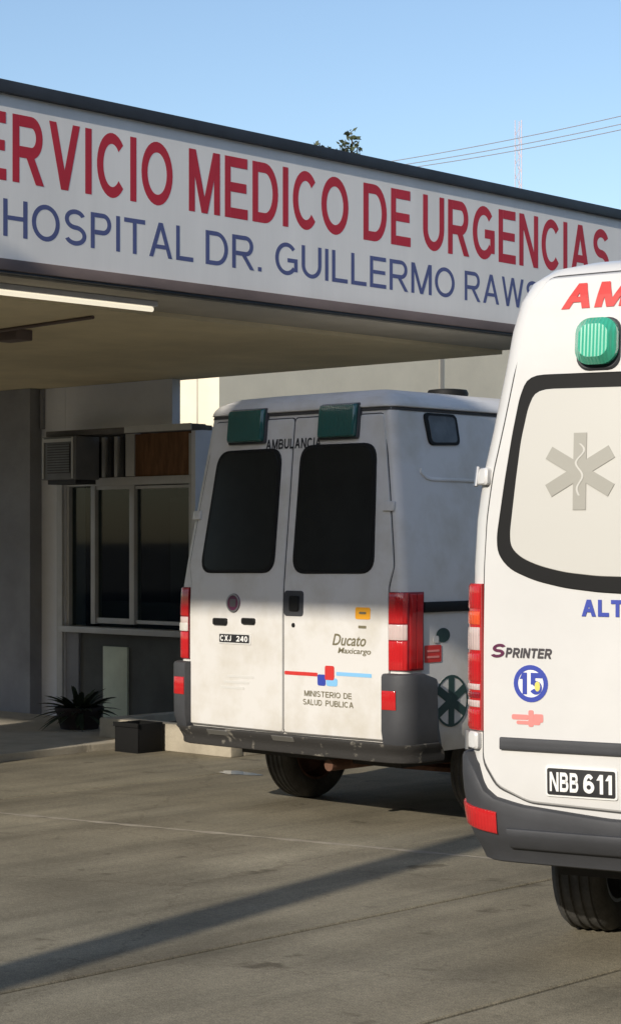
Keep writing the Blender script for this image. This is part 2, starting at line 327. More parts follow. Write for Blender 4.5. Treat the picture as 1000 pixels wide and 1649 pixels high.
# ------------------------------------------------------------------ vehicle body: horizontal slices, exact rear/side surface
class Van:
    def __init__(s, root, prof, r, bow):
        s.root = root; s.prof = prof; s.r = r; s.bow = bow
        s.inv = (Matrix.Translation(root.location) @ Matrix.Rotation(root.rotation_euler.z, 4, 'Z')).inverted()
    def at(s, z):
        P = s.prof
        if z <= P[0][0]: return P[0][1:]
        for a, b in zip(P, P[1:]):
            if z <= b[0]:
                t = (z - a[0]) / (b[0] - a[0]); return tuple(a[i] + (b[i] - a[i]) * t for i in range(1, len(a)))
        return P[-1][1:]
    def S(s, q, z, off=0.):
        """point on the skin: q = arc length from the middle of the rear (right positive), running on along the sides"""
        hw, y0, y1 = s.at(z)[:3]; r = min(s.r, hw * .6); a = hw - r; sg = 1 if q >= 0 else -1; q = abs(q)
        bow = lambda x: s.bow * (x / max(hw, .1)) ** 2
        if q <= a: x, y, nx, ny = q, y0 + bow(q), 0, -1
        elif q <= a + r * math.pi / 2:
            t = (q - a) / r; x = a + r * math.sin(t); y = y0 + bow(a) + r * (1 - math.cos(t)); nx, ny = math.sin(t), -math.cos(t)
        else: x, y, nx, ny = hw, y0 + bow(a) + r + (q - a - r * math.pi / 2), 1, 0
        return (sg * (x + nx * off), y + ny * off, z)
    def q_side(s, y, z):
        hw, y0, y1 = s.at(z)[:3]; a = hw - s.r
        return a + s.r * math.pi / 2 + (y - (y0 + s.bow * (a / hw) ** 2 + s.r))
    def rear_px(s, px, py):
        o = s.inv @ Vector((0, 0, CH)); d = (s.inv.to_3x3() @ ray(px, py)); y = 0
        for _ in range(12):
            t = (y - o.y) / d.y; p = o + d * t; hw, y0 = s.at(p.z)[:2]; xx = max(-hw, min(hw, p.x)); y = y0 + s.bow * (xx / hw) ** 2
        return p.x, p.z
    def side_px(s, px, py):
        o = s.inv @ Vector((0, 0, CH)); d = (s.inv.to_3x3() @ ray(px, py)); x = s.prof[1][1]
        for _ in range(12):
            t = (x - o.x) / d.x; p = o + d * t; x = s.at(p.z)[0]
        return s.q_side(p.y, p.z), p.z
    def loop(s, z):
        hw, y0, y1, rf = s.at(z); r = min(s.r, hw * .6); a = hw - r; pts = []
        for k in range(-8, 9): pts.append(s.S(a * k / 8, z))
        for k in range(1, 8): pts.append(s.S(a + r * math.pi / 2 * k / 7, z))
        yb = pts[-1][1]; ye = y1 - rf * .9
        for k in range(1, 25): pts.append((hw, yb + (ye - yb) * k / 24, z))
        fr = []
        for k in range(1, 8):
            t = math.pi / 2 * k / 7; fr.append((hw - min(rf, hw * .7) * (1 - math.cos(t)), ye + rf * .9 * math.sin(t), z))
        pts += fr
        half = pts[8:]
        left = [(-x, y, zz) for (x, y, zz) in reversed(half)]
        xs = half[-1][0]; mid = [(xs - 2 * xs * k / 8, y1, z) for k in range(1, 8)]
        return half + mid + left[:-1]
    def body(s, name, m, wheels, wr):
        zs = []
        for a, b in zip(s.prof, s.prof[1:]):
            n = max(1, int((b[0] - a[0]) / .07)); zs += [a[0] + (b[0] - a[0]) * k / n for k in range(n)]
        zs.append(s.prof[-1][0])
        mb = MB(); L = [s.loop(z) for z in zs]; n = len(L[0]); vs = [p for l in L for p in l]; fs = []
        for i in range(len(L) - 1):
            for k in range(n):
                k2 = (k + 1) % n; fs.append((i * n + k, i * n + k2, (i + 1) * n + k2, (i + 1) * n + k))
        fs.append(tuple(reversed(range(n)))); fs.append(tuple((len(L) - 1) * n + k for k in range(n)))
        mb.add(vs, fs); o = mb.build(name, m, s.root, smooth=35)
        for (wx, wy) in wheels:
            c = MB(); sg = 1 if wx > 0 else -1
            c.lathe([(wx - sg * .22, wr + .07), (wx + sg * .4, wr + .07)], 28); c.v = [(x, y + wy, z + wr + .03) for x, y, z in c.v]
            co = c.build('cutter', 'under'); md = o.modifiers.new('b', 'BOOLEAN'); md.operation = 'DIFFERENCE'; md.object = co; md.solver = 'EXACT'
            co.parent = s.root
            bpy.context.view_layer.update()
            me = bpy.data.meshes.new_from_object(o.evaluated_get(bpy.context.evaluated_depsgraph_get()))
            o.modifiers.clear(); o.data = me; bpy.data.objects.remove(co)
        o.data.name = name
        o.data.materials.clear(); o.data.materials.append(MATS[m])
        for p in o.data.polygons: p.material_index = 0; p.use_smooth = True
        o.data.set_sharp_from_angle(angle=R(35))
        return o
    # star-shaped patch lying on the skin
    def patch(s, name, poly, m, parent, th=.004, off=0., edge=.004, rings=4, step=.06, base=-.01):
        poly = resample(poly, step); n = len(poly); cx = sum(p[0] for p in poly) / n; cz = sum(p[1] for p in poly) / n
        vs = []; fs = []
        dmean = sum(math.hypot(p[0] - cx, p[1] - cz) for p in poly) / n
        ks = [(1, base), (1, max(base + .0005, th - edge)), (1 - min(.3, edge / dmean), th)] + [((1 - min(.3, edge / dmean)) * (1 - (i + 1) / rings), th) for i in range(rings - 1)]
        for k, o in ks:
            for (x, z) in poly: vs.append(s.S(cx + (x - cx) * k, cz + (z - cz) * k, off + o))
        for i in range(len(ks) - 1):
            for k in range(n):
                k2 = (k + 1) % n; fs.append((i * n + k, i * n + k2, (i + 1) * n + k2, (i + 1) * n + k))
        vs.append(s.S(cx, cz, off + th)); c = len(vs) - 1; b = (len(ks) - 1) * n
        for k in range(n): fs.append((b + k, b + (k + 1) % n, c))
        return MB().add(vs, fs).build(name, m, parent, smooth=30)
    def print_(s, name, poly, m, parent, off=.006):
        """flat print lying on the skin (thin film)"""
        return s.patch(name, poly, m, parent, th=off + .0006, edge=.0003, rings=2, step=.05, base=off - .001)
    def band(s, name, q0, q1, zb, zt, m, parent, th=.03, nq=40, nz=5, ends=True, rnd=.012, off=0.):
        """strip along the skin from q0 to q1 between the heights zb(q) and zt(q)"""
        vs = []; fs = []; rows = [(0, -.01), (0, th - rnd), (rnd * .3, th - rnd * .3), (rnd, th)]
        for i in range(nq + 1):
            q = q0 + (q1 - q0) * i / nq; a, b = zb(q), zt(q)
            col = [(a + e, o) for e, o in rows] + [(a + rnd + (b - a - 2 * rnd) * k / nz, th) for k in range(1, nz)] + [(b - e, o) for e, o in reversed(rows)]
            for z, o in col: vs.append(s.S(q, z, off + o))
        n = len(col)
        for i in range(nq):
            for k in range(n - 1): fs.append((i * n + k, (i + 1) * n + k, (i + 1) * n + k + 1, i * n + k + 1))
        fs.append(tuple(range(n))); fs.append(tuple(nq * n + k for k in range(n)))
        return MB().add(vs, fs).build(name, m, parent, smooth=40)
    def text(s, name, body, q0, q1, z0, z1, m, parent, off=.0075, bold=.2, shear=0., k=1., sub=0):
        vs, fs = text_mesh(body, bold, shear, k=k)
        bm = bmesh.new(); bv = [bm.verts.new(v) for v in vs]
        for f in fs: bm.faces.new([bv[i] for i in f])
        if sub: bmesh.ops.subdivide_edges(bm, edges=list(bm.edges), cuts=sub, use_grid_fill=True)
        bm.verts.index_update(); vs = [tuple(v.co) for v in bm.verts]; fs = [tuple(v.index for v in f.verts) for f in bm.faces]; bm.free()
        P = [s.S(q0 + (q1 - q0) * u, z0 + (z1 - z0) * v, off + l * .0003) for u, v, l in vs]
        return MB().add(P, fs).build(name, m, parent)
def wheel(parent, x, y, r, w, rim='steel', tyre='tyre', outward=1):
    """wheel on the x axis, outward = +1 for the right side"""
    g = outward
    hub = MB(); hub.lathe([(g * w * .30, .03), (g * w * .32, .06), (g * w * .20, .09), (g * w * .12, r * .40), (g * w * .30, r * .50), (g * w * .44, r * .60), (g * w * .44, r * .64), (g * -w * .44, r * .64), (g * -w * .44, r * .58), (g * -w * .05, r * .50), (g * -w * .02, .05)], 36)
    h = hub.build('wheel', rim, parent, smooth=40, loc=(x, y, r))
    t = MB(); prof = [(-w * .42, r * .60), (-w * .50, r * .70), (-w * .52, r * .84), (-w * .46, r * .95), (-w * .36, r * .99)]
    for k in range(4):
        a = -w * .30 + k * w * .2; prof += [(a - .012, r), (a, r), (a + .004, r * .975), (a + .012, r * .975)]
    prof += [(w * .36, r * .99), (w * .46, r * .95), (w * .52, r * .84), (w * .50, r * .70), (w * .42, r * .60)]
    t.lathe(prof, 48, close=True); t.build('tyre', tyre, h, smooth=50)
    lug = MB()
    for k in range(5):
        a = 2 * math.pi * k / 5; lug.lathe([(g * w * .10, .012), (g * w * .24, .012)], 6)
        lug.v[-12:] = [(vx, vy + .09 * math.cos(a), vz + .09 * math.sin(a)) for vx, vy, vz in lug.v[-12:]]
    lug.build('lug_nut', 'steel', h)
    return h
def star_of_life(hx, hz, rx, rz, wd=.30):
    """outline of a six-armed star (12 + notches), star-shaped about its centre"""
    out = []
    for k in range(6):
        a = R(90 + 60 * k); d = Vector((math.cos(a), math.sin(a))); n = Vector((-d.y, d.x))
        inner = wd / math.tan(R(30)) / 1.0 * .5
        a0 = R(90 + 60 * k - 30); c = Vector((math.cos(a0), math.sin(a0))) * (wd * .5 / math.sin(R(30)))
        for p in (c, d - n * wd * .5, d + n * wd * .5): out.append((hx + p.x * rx, hz + p.y * rz))
    return out
def circle(cx, cz, rx, rz, n=28): return [(cx + rx * math.cos(2 * math.pi * k / n), cz + rz * math.sin(2 * math.pi * k / n)) for k in range(n)]
def ringprint(V, name, c, r0, r1, m, parent, off):
    n = 32; vs = []; fs = []
    for r in (r0, r1):
        for k in range(n): a = 2 * math.pi * k / n; vs.append(V.S(c[0] + r * math.cos(a), c[1] + r * math.sin(a), off))
    for k in range(n): k2 = (k + 1) % n; fs.append((k, k2, n + k2, n + k))
    return MB().add(vs, fs).build(name, m, parent)
def settle(root, loc):
    loc = Vector(loc); root.location = loc
    for o in bpy.data.objects:
        if o.parent == root: o.location = Vector(o.location) - loc
# ================================================================== GROUND
g = MB(); g.add([(-900, -900, -.02), (900, -900, -.02), (900, 900, -.02), (-900, 900, -.02)], [(0, 1, 2, 3)])
struct(g.build('ground', 'asphalt'))
fore = struct(MB().box(-19.9, -.1, -1.9, 15.9, -.018, -.012).build('forecourt_pavement', 'seam'))
def slab(c, gap=.014):
    """concrete slab from its four corners, joints left open all round"""
    m = Vector((sum(p[0] for p in c) / 4, sum(p[1] for p in c) / 4))
    vs = []
    for (z, gp) in ((-.012, gap), (-.006, gap), (0, gap + .006)):
        for p in c:
            d = Vector(p) - m; sx = -1 if d.x > 0 else 1; sy = -1 if d.y > 0 else 1
            vs.append((p[0] + sx * gp, p[1] + sy * gp, z))
    fs = [(8, 9, 10, 11)]
    for i in (0, 4):
        for k in range(4): k2 = (k + 1) % 4; fs.append((i + k, i + k2, i + 4 + k2, i + 4 + k))
    MB().add(vs, fs).build('concrete_slab', 'concrete', fore)
ja, jb = on_z(0, 1310), on_z(650, 1370)
slope = (jb.y - ja.y) / (jb.x - ja.x)
def jy(x): return ja.y + (x - ja.x) * slope
XJ = [-20, -14.6, -10.4, -5.95]
for x0, x1 in zip(XJ, XJ[1:]):
    ya = lambda x: -2
    for fa, fb in ((lambda x: -2, lambda x: 3.4), (lambda x: 3.4, jy), (jy, lambda x: 12.6), (lambda x: 12.6, lambda x: 16)):
        slab([(x0, fa(x0)), (x1, fa(x1)), (x1, fb(x1)), (x0, fb(x0))])
for x0, x1, ys in ((-5.95, -4.5, (-2, 2.2, 9.6, 16)), (-4.5, 0, (-2, 4.1, 10.2, 16))):
    for y0, y1 in zip(ys, ys[1:]): slab([(x0, y0), (x1, y0), (x1, y1), (x0, y1)])
# sandy filling that has spread along the cross joint
js = MB(); n = 60; L = []
for i in range(n + 1):
    x = -10.6 + (4.6) * i / n; wv = .012 + .028 * abs(math.sin(i * .9) * math.sin(i * .37)) + random.uniform(0, .008)
    L += [(x, jy(x) - wv, .0012), (x, jy(x) + wv * .8, .0012)]
js.add(L, [(2 * i, 2 * i + 2, 2 * i + 3, 2 * i + 1) for i in range(n)])
o = js.build('sand_in_joint', 'joint_sand', fore); o['kind'] = 'stuff'
# thin water puddle left of the far ambulance's wheel
pc = on_z(385, 1246); pu = MB(); P = []
for k in range(28):
    a = 2 * math.pi * k / 28; rr = 1 + .16 * math.sin(3 * a + 1) + .08 * math.sin(7 * a)
    P.append((pc.x + .19 * rr * math.cos(a), pc.y + .085 * rr * math.sin(a), .003))
P.append((pc.x, pc.y, .003)); pu.add(P, [(k, (k + 1) % 28, 28) for k in range(28)])
struct(pu.build('puddle', 'water'))

# ================================================================== HOSPITAL BUILDING
WY = 12.0; CZ = 3.14
def wx(px, py=900): return on_y(px, py, WY).x
def wz(px, py): return on_y(px, py, WY).z
B = empty('reception_building')
xl, xr = wx(105), wx(308); DW = .30
zs, zt = wz(200, 1012), wz(200, 692)
bx('wall', 'plaster_blue', B, -19, xl, WY, WY + .25, .0, CZ - .002)['label'] = 'bluish grey plastered wall left of the window'
bx('wall', 'plaster_blue', B, xl, wx(277), WY + .003, WY + .1, zt, CZ - .002)
bx('wall', 'plaster_dark', B, xl, xr, WY + .03, WY + .25, 0, zs - .02)['label'] = 'dark painted wall panel below the window'
bx('jamb', 'plaster_blue', B, xr, xr + .05, WY + .002, WY + DW, 0, zt - .001)
bx('wall', 'plaster_grey', B, -19, wx(67), WY - .14, WY, 0, CZ - .002)['label'] = 'rough grey rendered pier at the left'
bx('strip', 'frame_white', B, wx(95), wx(104), WY - .03, WY + .01, wz(100, 1155), wz(100, 775), .004)
bx('panel', 'panel_green', B, wx(165), wx(204), WY + .005, WY + .03, wz(185, 1170), wz(185, 1042), .004)['label'] = 'pale green panel below the window'
bx('panel', 'plaster_grey', B, wx(105), wx(126), WY + .004, WY + .03, 0, zs - .025)
bx('conduit', 'plaster_grey', B, wx(69), wx(73), WY - .035, WY, zt + .05, CZ - .01)
# room behind the window (its right wall runs back at a slant)
rb = WY + 1.7; ra = xr - 2.0
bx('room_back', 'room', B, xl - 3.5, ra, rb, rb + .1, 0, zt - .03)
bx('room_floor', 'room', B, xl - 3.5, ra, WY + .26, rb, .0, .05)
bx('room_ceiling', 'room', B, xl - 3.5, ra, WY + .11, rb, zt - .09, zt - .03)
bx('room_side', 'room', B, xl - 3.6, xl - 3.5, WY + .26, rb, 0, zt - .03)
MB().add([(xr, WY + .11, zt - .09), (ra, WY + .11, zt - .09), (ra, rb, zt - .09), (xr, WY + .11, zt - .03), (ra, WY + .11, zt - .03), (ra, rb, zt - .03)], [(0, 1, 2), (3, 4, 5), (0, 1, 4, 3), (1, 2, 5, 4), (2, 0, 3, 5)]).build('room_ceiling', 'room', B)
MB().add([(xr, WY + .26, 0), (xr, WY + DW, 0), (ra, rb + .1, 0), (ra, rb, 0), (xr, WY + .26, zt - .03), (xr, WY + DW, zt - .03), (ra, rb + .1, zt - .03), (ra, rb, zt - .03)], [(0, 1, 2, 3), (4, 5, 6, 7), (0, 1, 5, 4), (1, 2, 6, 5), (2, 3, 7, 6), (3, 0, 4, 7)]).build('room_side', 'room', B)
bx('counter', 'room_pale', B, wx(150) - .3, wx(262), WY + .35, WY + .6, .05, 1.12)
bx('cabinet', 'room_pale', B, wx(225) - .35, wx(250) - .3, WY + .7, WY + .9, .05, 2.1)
# window
yo = WY + .06
W = bx('window', 'frame_white', B, xl, xr, yo - .05, yo + .05, wz(200, 781), wz(200, 768), .004)    # transom
def fr(px0, px1, py0, py1, d=.045): bx('window_frame', 'frame_white', W, wx(px0), wx(px1), yo - d, yo + d - .003, wz((px0 + px1) / 2, py1), wz((px0 + px1) / 2, py0), .004)
fr(105, 109, 780, 1008); fr(144, 151, 781, 1005); fr(206, 214, 781, 1006); fr(302, 308, 697, 1008)
fr(151, 206, 781, 788, .03); fr(151, 206, 996, 1005, .03); fr(214, 302, 781, 786, .03); fr(214, 302, 1001, 1007, .03)
fr(200, 214, 698, 767)
for a, b in ((109, 144), (151, 206), (214, 302)):
    bx('pane', 'pane', W, wx(a), wx(b), yo - .004, yo + .004, zs + .01, wz(200, 783))
bx('sill', 'frame_white', B, xl - .02, xr, WY - .07, WY + .12, zs - .055, zs, .006)
bx('curtain_panel', 'curtain', B, wx(214), wx(302), WY + .03, WY + .05, wz(250, 767), wz(250, 697))['label'] = 'orange brown board in the upper window light'
for i in range(4):
    a = 161 + i * 10; bx('louvre', 'frame_white' if i % 2 == 0 else 'ac_dark', B, wx(a), wx(a + 5), WY + .02, WY + .07, wz(180, 768), wz(180, 703), .003)
bx('louvre_back', 'ac_dark', B, wx(158), wx(200), WY + .075, WY + .09, wz(180, 770), wz(180, 700))
settle(B, (-14, WY, 0))
tag(B, 'shaded grey reception building with a window under the canopy', 'building')
# cream building beyond the canopy, its front in full sun and its side in grazing sun
K = empty('cream_building'); KY = 15.1; KX = on_y(353, 650, KY).x
bx('front_wall', 'plaster_cream', K, -30, KX - .2, KY, KY + .2, 0, 4.9)
bx('side_wall', 'plaster_cream', K, KX - .2, KX, KY, 30, 0, 4.9)
bx('roof', 'soffit', K, -30, KX - .201, KY + .2, 30, 4.6, 4.75)
q = on_x(711, 600, KX); bx('joint', 'soffit', K, KX, KX + .004, q.y - .035, q.y + .035, .05, 4.7)
q2 = on_y(318, 650, KY); bx('joint', 'soffit', K, q2.x - .012, q2.x + .012, KY - .004, KY, .1, 4.8)
settle(K, (-22, 22, 0)); tag(K, 'cream plastered building beyond the canopy, above the far ambulance', 'building')
# awning slab over the window
A = empty('window_awning'); EY = WY - .335
def ex(px): return on_y(px, 690, EY).x
ez0, ez1 = on_y(190, 697, EY).z, on_y(190, 688, EY).z
bx('slab', 'awning', A, ex(72), ex(306), EY + .014, WY - .145, ez0, ez1, .005)
bx('edge_trim', 'frame_white', A, ex(200), ex(307), EY, EY + .0135, ez0 - .004, ez1 + .002)
for px in (205, 292): bx('bracket', 'awning', A, ex(px), ex(px + 4), WY - .144, WY + .002, ez0 + .005, ez1 - .003)
settle(A, (ex(190), WY - .2, ez0)); tag(A, 'thin dark awning slab above the reception window', 'awning')
# air conditioner
AC = empty('air_conditioner')
AY = WY - .42; x0, x1, z0, z1 = on_y(66, 740, AY).x, on_y(122, 740, AY).x, on_y(110, 772, AY).z, on_y(110, 702, AY).z
bx('casing', 'ac_metal', AC, x0, x1, WY - .42, WY - .141, z0, z1, .012)
bx('grille', 'ac_dark', AC, x0 + .10, x1 - .08, WY - .427, WY - .421, z0 + .06, z1 - .07)
for i in range(11):
    zz = z0 + .075 + i * (z1 - z0 - .16) / 10
    bx('slat', 'ac_metal', AC, x0 + .10, x1 - .08, WY - .434, WY - .428, zz - .008, zz + .008)
for sx in (x0 + .03, x1 - .05): bx('trim', 'frame_white', AC, sx, sx + .02, WY - .43, WY - .421, z0 + .01, z1 - .01)
bx('trim', 'frame_white', AC, x0 + .05, x1 - .05, WY - .43, WY - .421, z1 - .05, z1 - .02)
bx('bracket', 'ac_dark', AC, x0 + .05, x1 - .05, WY - .38, WY - .141, z0 - .04, z0 - .001)
settle(AC, ((x0 + x1) / 2, WY - .14, z0)); tag(AC, 'grey box air conditioner on the wall beside the louvred window', 'air conditioner')

# ================================================================== CANOPY
SX = -8.75; YN = 4.5
C = empty('entrance_canopy')
bx('ceiling', 'ceiling', C, -17.6, -9.46, YN + .1, 12.2, CZ, CZ + .1)
bx('soffit_strip', 'soffit', C, -9.455, SX - .06, YN + .1, 12.2, CZ + .03, CZ + .1)
bx('side_fascia', 'plaster_grey', C, SX - .25, SX - .06, YN + .1, 13.6, CZ + .102, 4.15)
bx('front_fascia', 'plaster_grey', C, -17.6, SX - .06, YN, YN + .097, CZ, 4.15)
bx('roof_deck', 'plaster_grey', C, -17.6, SX - .26, YN + .1, 12.1, 3.78, 3.9)
bx('end_fascia', 'plaster_grey', C, -17.6, SX - .26, 12.1, 12.2, CZ + .102, 3.93)
for cxx, hwid in ((-12.0, .80), (-17.2, .3)): bx('unseen_column', 'plaster_grey', C, cxx - hwid, cxx + hwid, YN + .35, YN + .69, 0, CZ - .001, .01)  # both out of view; the wide one is added to darken the pavement
p0, p1 = on_z(-60, 545, CZ - .03), on_z(150, 515, CZ - .03)
MB().tube([(p0.x, p0.y, CZ - .012), (p1.x, p1.y, CZ - .012)], .012).build('conduit', 'moulding', C, smooth=True)
p2 = on_z(22, 541, CZ - .04); bx('junction_box', 'moulding', C, p2.x - .12, p2.x + .12, p2.y - .07, p2.y + .07, CZ - .075, CZ - .002, .008)
settle(C, (-14, YN + .5, 0)); tag(C, 'flat drive-under canopy with brown ceiling over the hospital entrance', 'canopy')
LF = empty('fluorescent_light')
t0, t1 = on_z(-150, 452, CZ - .02), on_z(250, 498, CZ - .02); xm = (t0.x + t1.x) / 2
bx('housing', 'frame_white', LF, xm - .022, xm + .022, t0.y, t1.y, CZ - .005, CZ + .028, .004)
MB().tube([(xm, t0.y + .03, CZ - .022), (xm, t1.y - .03, CZ - .022)], .016, 10).build('tube', 'tube', LF, smooth=True)
settle(LF, (xm, t1.y, CZ + .028)); tag(LF, 'long thin fluorescent light under the canopy edge', 'light')
# ------------------------------------------------------------------ SIGN
G = empty('hospital_sign')
y0s, y1s = 5.55, 13.55
bx('panel', 'sign_face', G, SX - .055, SX, y0s, y1s, 3.255, 4.168)
bx('top_flashing', 'flashing', G, SX - .10, SX + .035, y0s - .02, y1s + .02, 4.169, 4.240, .006)
bx('bottom_moulding', 'moulding', G, SX - .055, SX + .03, y0s - .02, y1s + .02, 3.190, 3.254, .006)
bx('moulding_lip', 'flashing', G, SX - .055, SX + .018, y0s - .02, y1s + .02, 3.178, 3.1895)
def sign_word(body, p0, p1, z0, z1, m, bold):
    ya, yb = on_x(p0, 400, SX).y, on_x(p1, 400, SX).y
    W_ = [glyph(ch, bold, 1.15)[0] for ch in body]; GP = [.10 if ch == 'C' else .16 for ch in body]; tot = sum(W_) + sum(GP[:-1]); x = 0
    for ch, wd, gp in zip(body, W_, GP):                    # each letter cut on its own
        vs = []; fs = []; lay = 0
        for p in glyph(ch, bold, 1.15)[1]:
            pts = [e for e in p if e != '+']; lay += '+' not in p; l = lay if '+' not in p else 0; b = len(vs)
            vs += [(SX + .0007 + l * .0002, ya + (yb - ya) * (x + a) / tot, z0 + (z1 - z0) * y) for a, y in pts]; fs.append(tuple(range(b, b + len(pts))))
        MB().add(vs, fs).build('letter', m, G); x += wd + gp
ZB, ZT = 3.690, 4.068
for wd, a, b in (('S', -92, -42), ('E', -32, 10), ('RVICIO', 20, 278), ('MEDICO', 304, 561), ('DE', 585, 661), ('URGENCIAS', 681, 981)):
    sign_word(wd, a, b, ZB, ZT, 'sign_red', .168)
ZB, ZT = 3.383, 3.590
for wd, a, b in (('HOSPITAL', 5, 311), ('DR.', 331, 421), ('GUILLERMO', 443, 732), ('RAWSON', 748, 925)):
    sign_word(wd, a, b, ZB, ZT, 'sign_blue', .128)
settle(G, (SX - .03, 9.5, 3.18)); tag(G, 'long white hospital emergency sign with red and blue lettering', 'sign')

# ================================================================== SMALL THINGS AT THE WALL
PY = 10.85
def yx(px, Y): return on_y(px, 900, Y).x
PL = empty('planter')
a, b = yx(160, PY), yx(372, PY)
bx('front_wall', 'kerb', PL, a, b, PY, PY + .14, 0, .22, .012)
bx('side_wall', 'kerb', PL, a, a + .14, PY + .142, WY - .15, 0, .218, .012)
bx('side_wall', 'kerb', PL, b - .14, b, PY + .142, WY - .03, 0, .218, .012)
bx('soil', 'soil', PL, a + .142, b - .142, PY + .142, WY - .15, 0, .15)
settle(PL, ((a + b) / 2, PY + .5, 0)); tag(PL, 'low sunlit planter kerb below the reception window', 'planter')
CR = empty('plastic_crate')
a, b = yx(185, PY - .3), yx(222, PY - .3); cy0, cy1 = PY - .30, PY - .03
for (q0, q1, r0, r1) in ((a, b, cy0, cy0 + .015), (a, b, cy1 - .015, cy1), (a, a + .015, cy0 + .016, cy1 - .016), (b - .015, b, cy0 + .016, cy1 - .016)):
    bx('side', 'crate', CR, q0, q1, r0, r1, .012, .235, .003)
bx('bottom', 'crate', CR, a, b, cy0, cy1, 0, .011)
bx('rim', 'crate', CR, a - .01, b + .01, cy0 - .012, cy0 - .001, .205, .24, .003)
settle(CR, ((a + b) / 2, (cy0 + cy1) / 2, 0)); tag(CR, 'black plastic crate standing in front of the low planter kerb', 'crate')
# potted spiky plant
def pot_plant(px, Y, label, hgt=.42, n=46, seed=1):
    rnd = random.Random(seed); X = yx(px, Y); T = empty('potted_plant', (X, Y, .0))
    MB().lathe([(0, .12), (.01, .15), (.2, .20), (.22, .215), (.25, .215), (.25, .18), (.2, .17)], 20, 'z').build('pot', 'pot', T, smooth=40)
    MB().lathe([(.17, .165), (.205, .165)], 16, 'z').build('soil', 'soil', T)
    for k in range(n):
        az = rnd.uniform(0, 6.28); ln = rnd.uniform(.7, 1.1) * hgt; up = rnd.uniform(-.15, 1.1); wd = rnd.uniform(.022, .045)
        d = Vector((math.cos(az), math.sin(az), 0)); nrm = Vector((-d.y, d.x, 0)); vs = []; fs = []
        for i in range(6):
            t = i / 5; p = d * (.04 + ln * math.cos(up) * t) + Vector((0, 0, .2 + ln * math.sin(up) * t - .28 * ln * t * t)); ww = wd * (1 - t) ** .6 * (.6 + .8 * t)
            vs += [p - nrm * ww + Vector((0, 0, ww * .4)), p, p + nrm * ww + Vector((0, 0, ww * .4))]
        for i in range(5):
            for j in (0, 1): fs.append((3 * i + j, 3 * i + j + 1, 3 * i + j + 4, 3 * i + j + 3))
        MB().add(vs, fs).build('leaf', 'leaf_dark', T, smooth='all')
    tag(T, label, 'plant')
pot_plant(128, 11.2, 'dark leafy plant in a pot at the foot of the wall', .36, 90, 3)
# pavement strip at the wall, left
k0, k1 = on_z(0, 1228, .0), on_z(140, 1212, .0)
KB = MB(); kx = [(-20, k0.y - (k1.y - k0.y) / (k1.x - k0.x) * 0 - .9), (k0.x, k0.y), (k1.x, k1.y), (k1.x + .05, 11.85), (-20, 11.85)]
KB.add([(x, y, 0.001) for x, y in kx] + [(x, y, .06) for x, y in kx], [(5, 6, 7, 8, 9)] + [(i, (i + 1) % 5, 5 + (i + 1) % 5, 5 + i) for i in range(5)])
struct(KB.build('pavement', 'kerb', bevel=.008))

# ================================================================== SKYLINE
def tree():
    c = at_depth(545, 870, 30); T = empty('background_tree', (c.x, c.y, 0)); rnd = random.Random(11)
    tr = MB(); tr.tube([(0, 0, -.05), (.05, 0, 1.2), (-.05, .05, 2.6), (.02, .1, 4.4), (0, 0, 6.4)], [.24, .19, .16, .11, .04], 10)
    tips = []
    for k in range(16):
        az = k * 2.4; z0 = 2.2 + k * .24; L = 1.9 - .05 * k
        e = Vector((math.cos(az) * L, math.sin(az) * L, z0 + 1.0)); tr.tube([(0, 0.05, z0), (e.x * .5, e.y * .5, z0 + .35), e], [.07, .05, .02], 6); tips.append(e)
    tr.build('trunk', 'bark', T, smooth=True)
    pts = []
    for e in tips + [Vector((0, 0, 6.6)), Vector((.3, .2, 6.2)), Vector((-.4, -.1, 6.0))]:
        for _ in range(7): pts.append((e + Vector((rnd.gauss(0, .5), rnd.gauss(0, .5), rnd.gauss(0, .38))), .38))
    # leading shoots that stand above the sign
    shoots = []
    for (px, py) in ((566, 210), (556, 224), (575, 232), (548, 232), (515, 229), (522, 234), (508, 233)):
        q = at_depth(px, py, 30); shoots.append(q - T.location)
    lm = MB()
    def leaf(p, s):
        d = Vector((rnd.gauss(0, 1), rnd.gauss(0, 1), rnd.gauss(0, .8))).normalized(); n = d.orthogonal().normalized(); n.rotate(Matrix.Rotation(rnd.uniform(0, 6.28), 3, d))
        lm.add([p, p + d * s * .5 + n * s * .28, p + d * s, p + d * s * .5 - n * s * .28], [(0, 1, 2, 3)])
    for c0, rad in pts:
        if c0.z > 7.35: continue
        for _ in range(38):
            p = c0 + Vector((rnd.gauss(0, rad * .5), rnd.gauss(0, rad * .5), rnd.gauss(0, rad * .42)))
            if p.z < 7.45: leaf(p, rnd.uniform(.10, .18))
    sh = MB()
    for q in shoots:
        sh.tube([q + Vector((.1, 0, -1.1)), q + Vector((.03, 0, -.5)), q], [.02, .014, .006], 5)
        for _ in range(85):
            t = rnd.random(); leaf(q + Vector((.06 * t + rnd.gauss(0, .05), rnd.gauss(0, .06), -.75 * t)), rnd.uniform(.06, .13))
    sh.build('shoot', 'bark', T, smooth=True)
    lm.build('crown', 'leaf_olive', T)
    tag(T, 'leafy tree top showing above the sign', 'tree')
tree()
m0 = at_depth(835, 870, 45); mh = at_depth(835, 193, 45).z
MS = empty('antenna_mast', (m0.x, m0.y, 0)); leg = []
for k in range(3):
    a = 2 * math.pi * k / 3; p = Vector((.085 * math.cos(a), .085 * math.sin(a), 0)); leg.append(p)
    MB().tube([p, p + Vector((0, 0, mh))], .009, 6).build('leg', 'mast', MS)
br = MB(); z = .1; i = 0
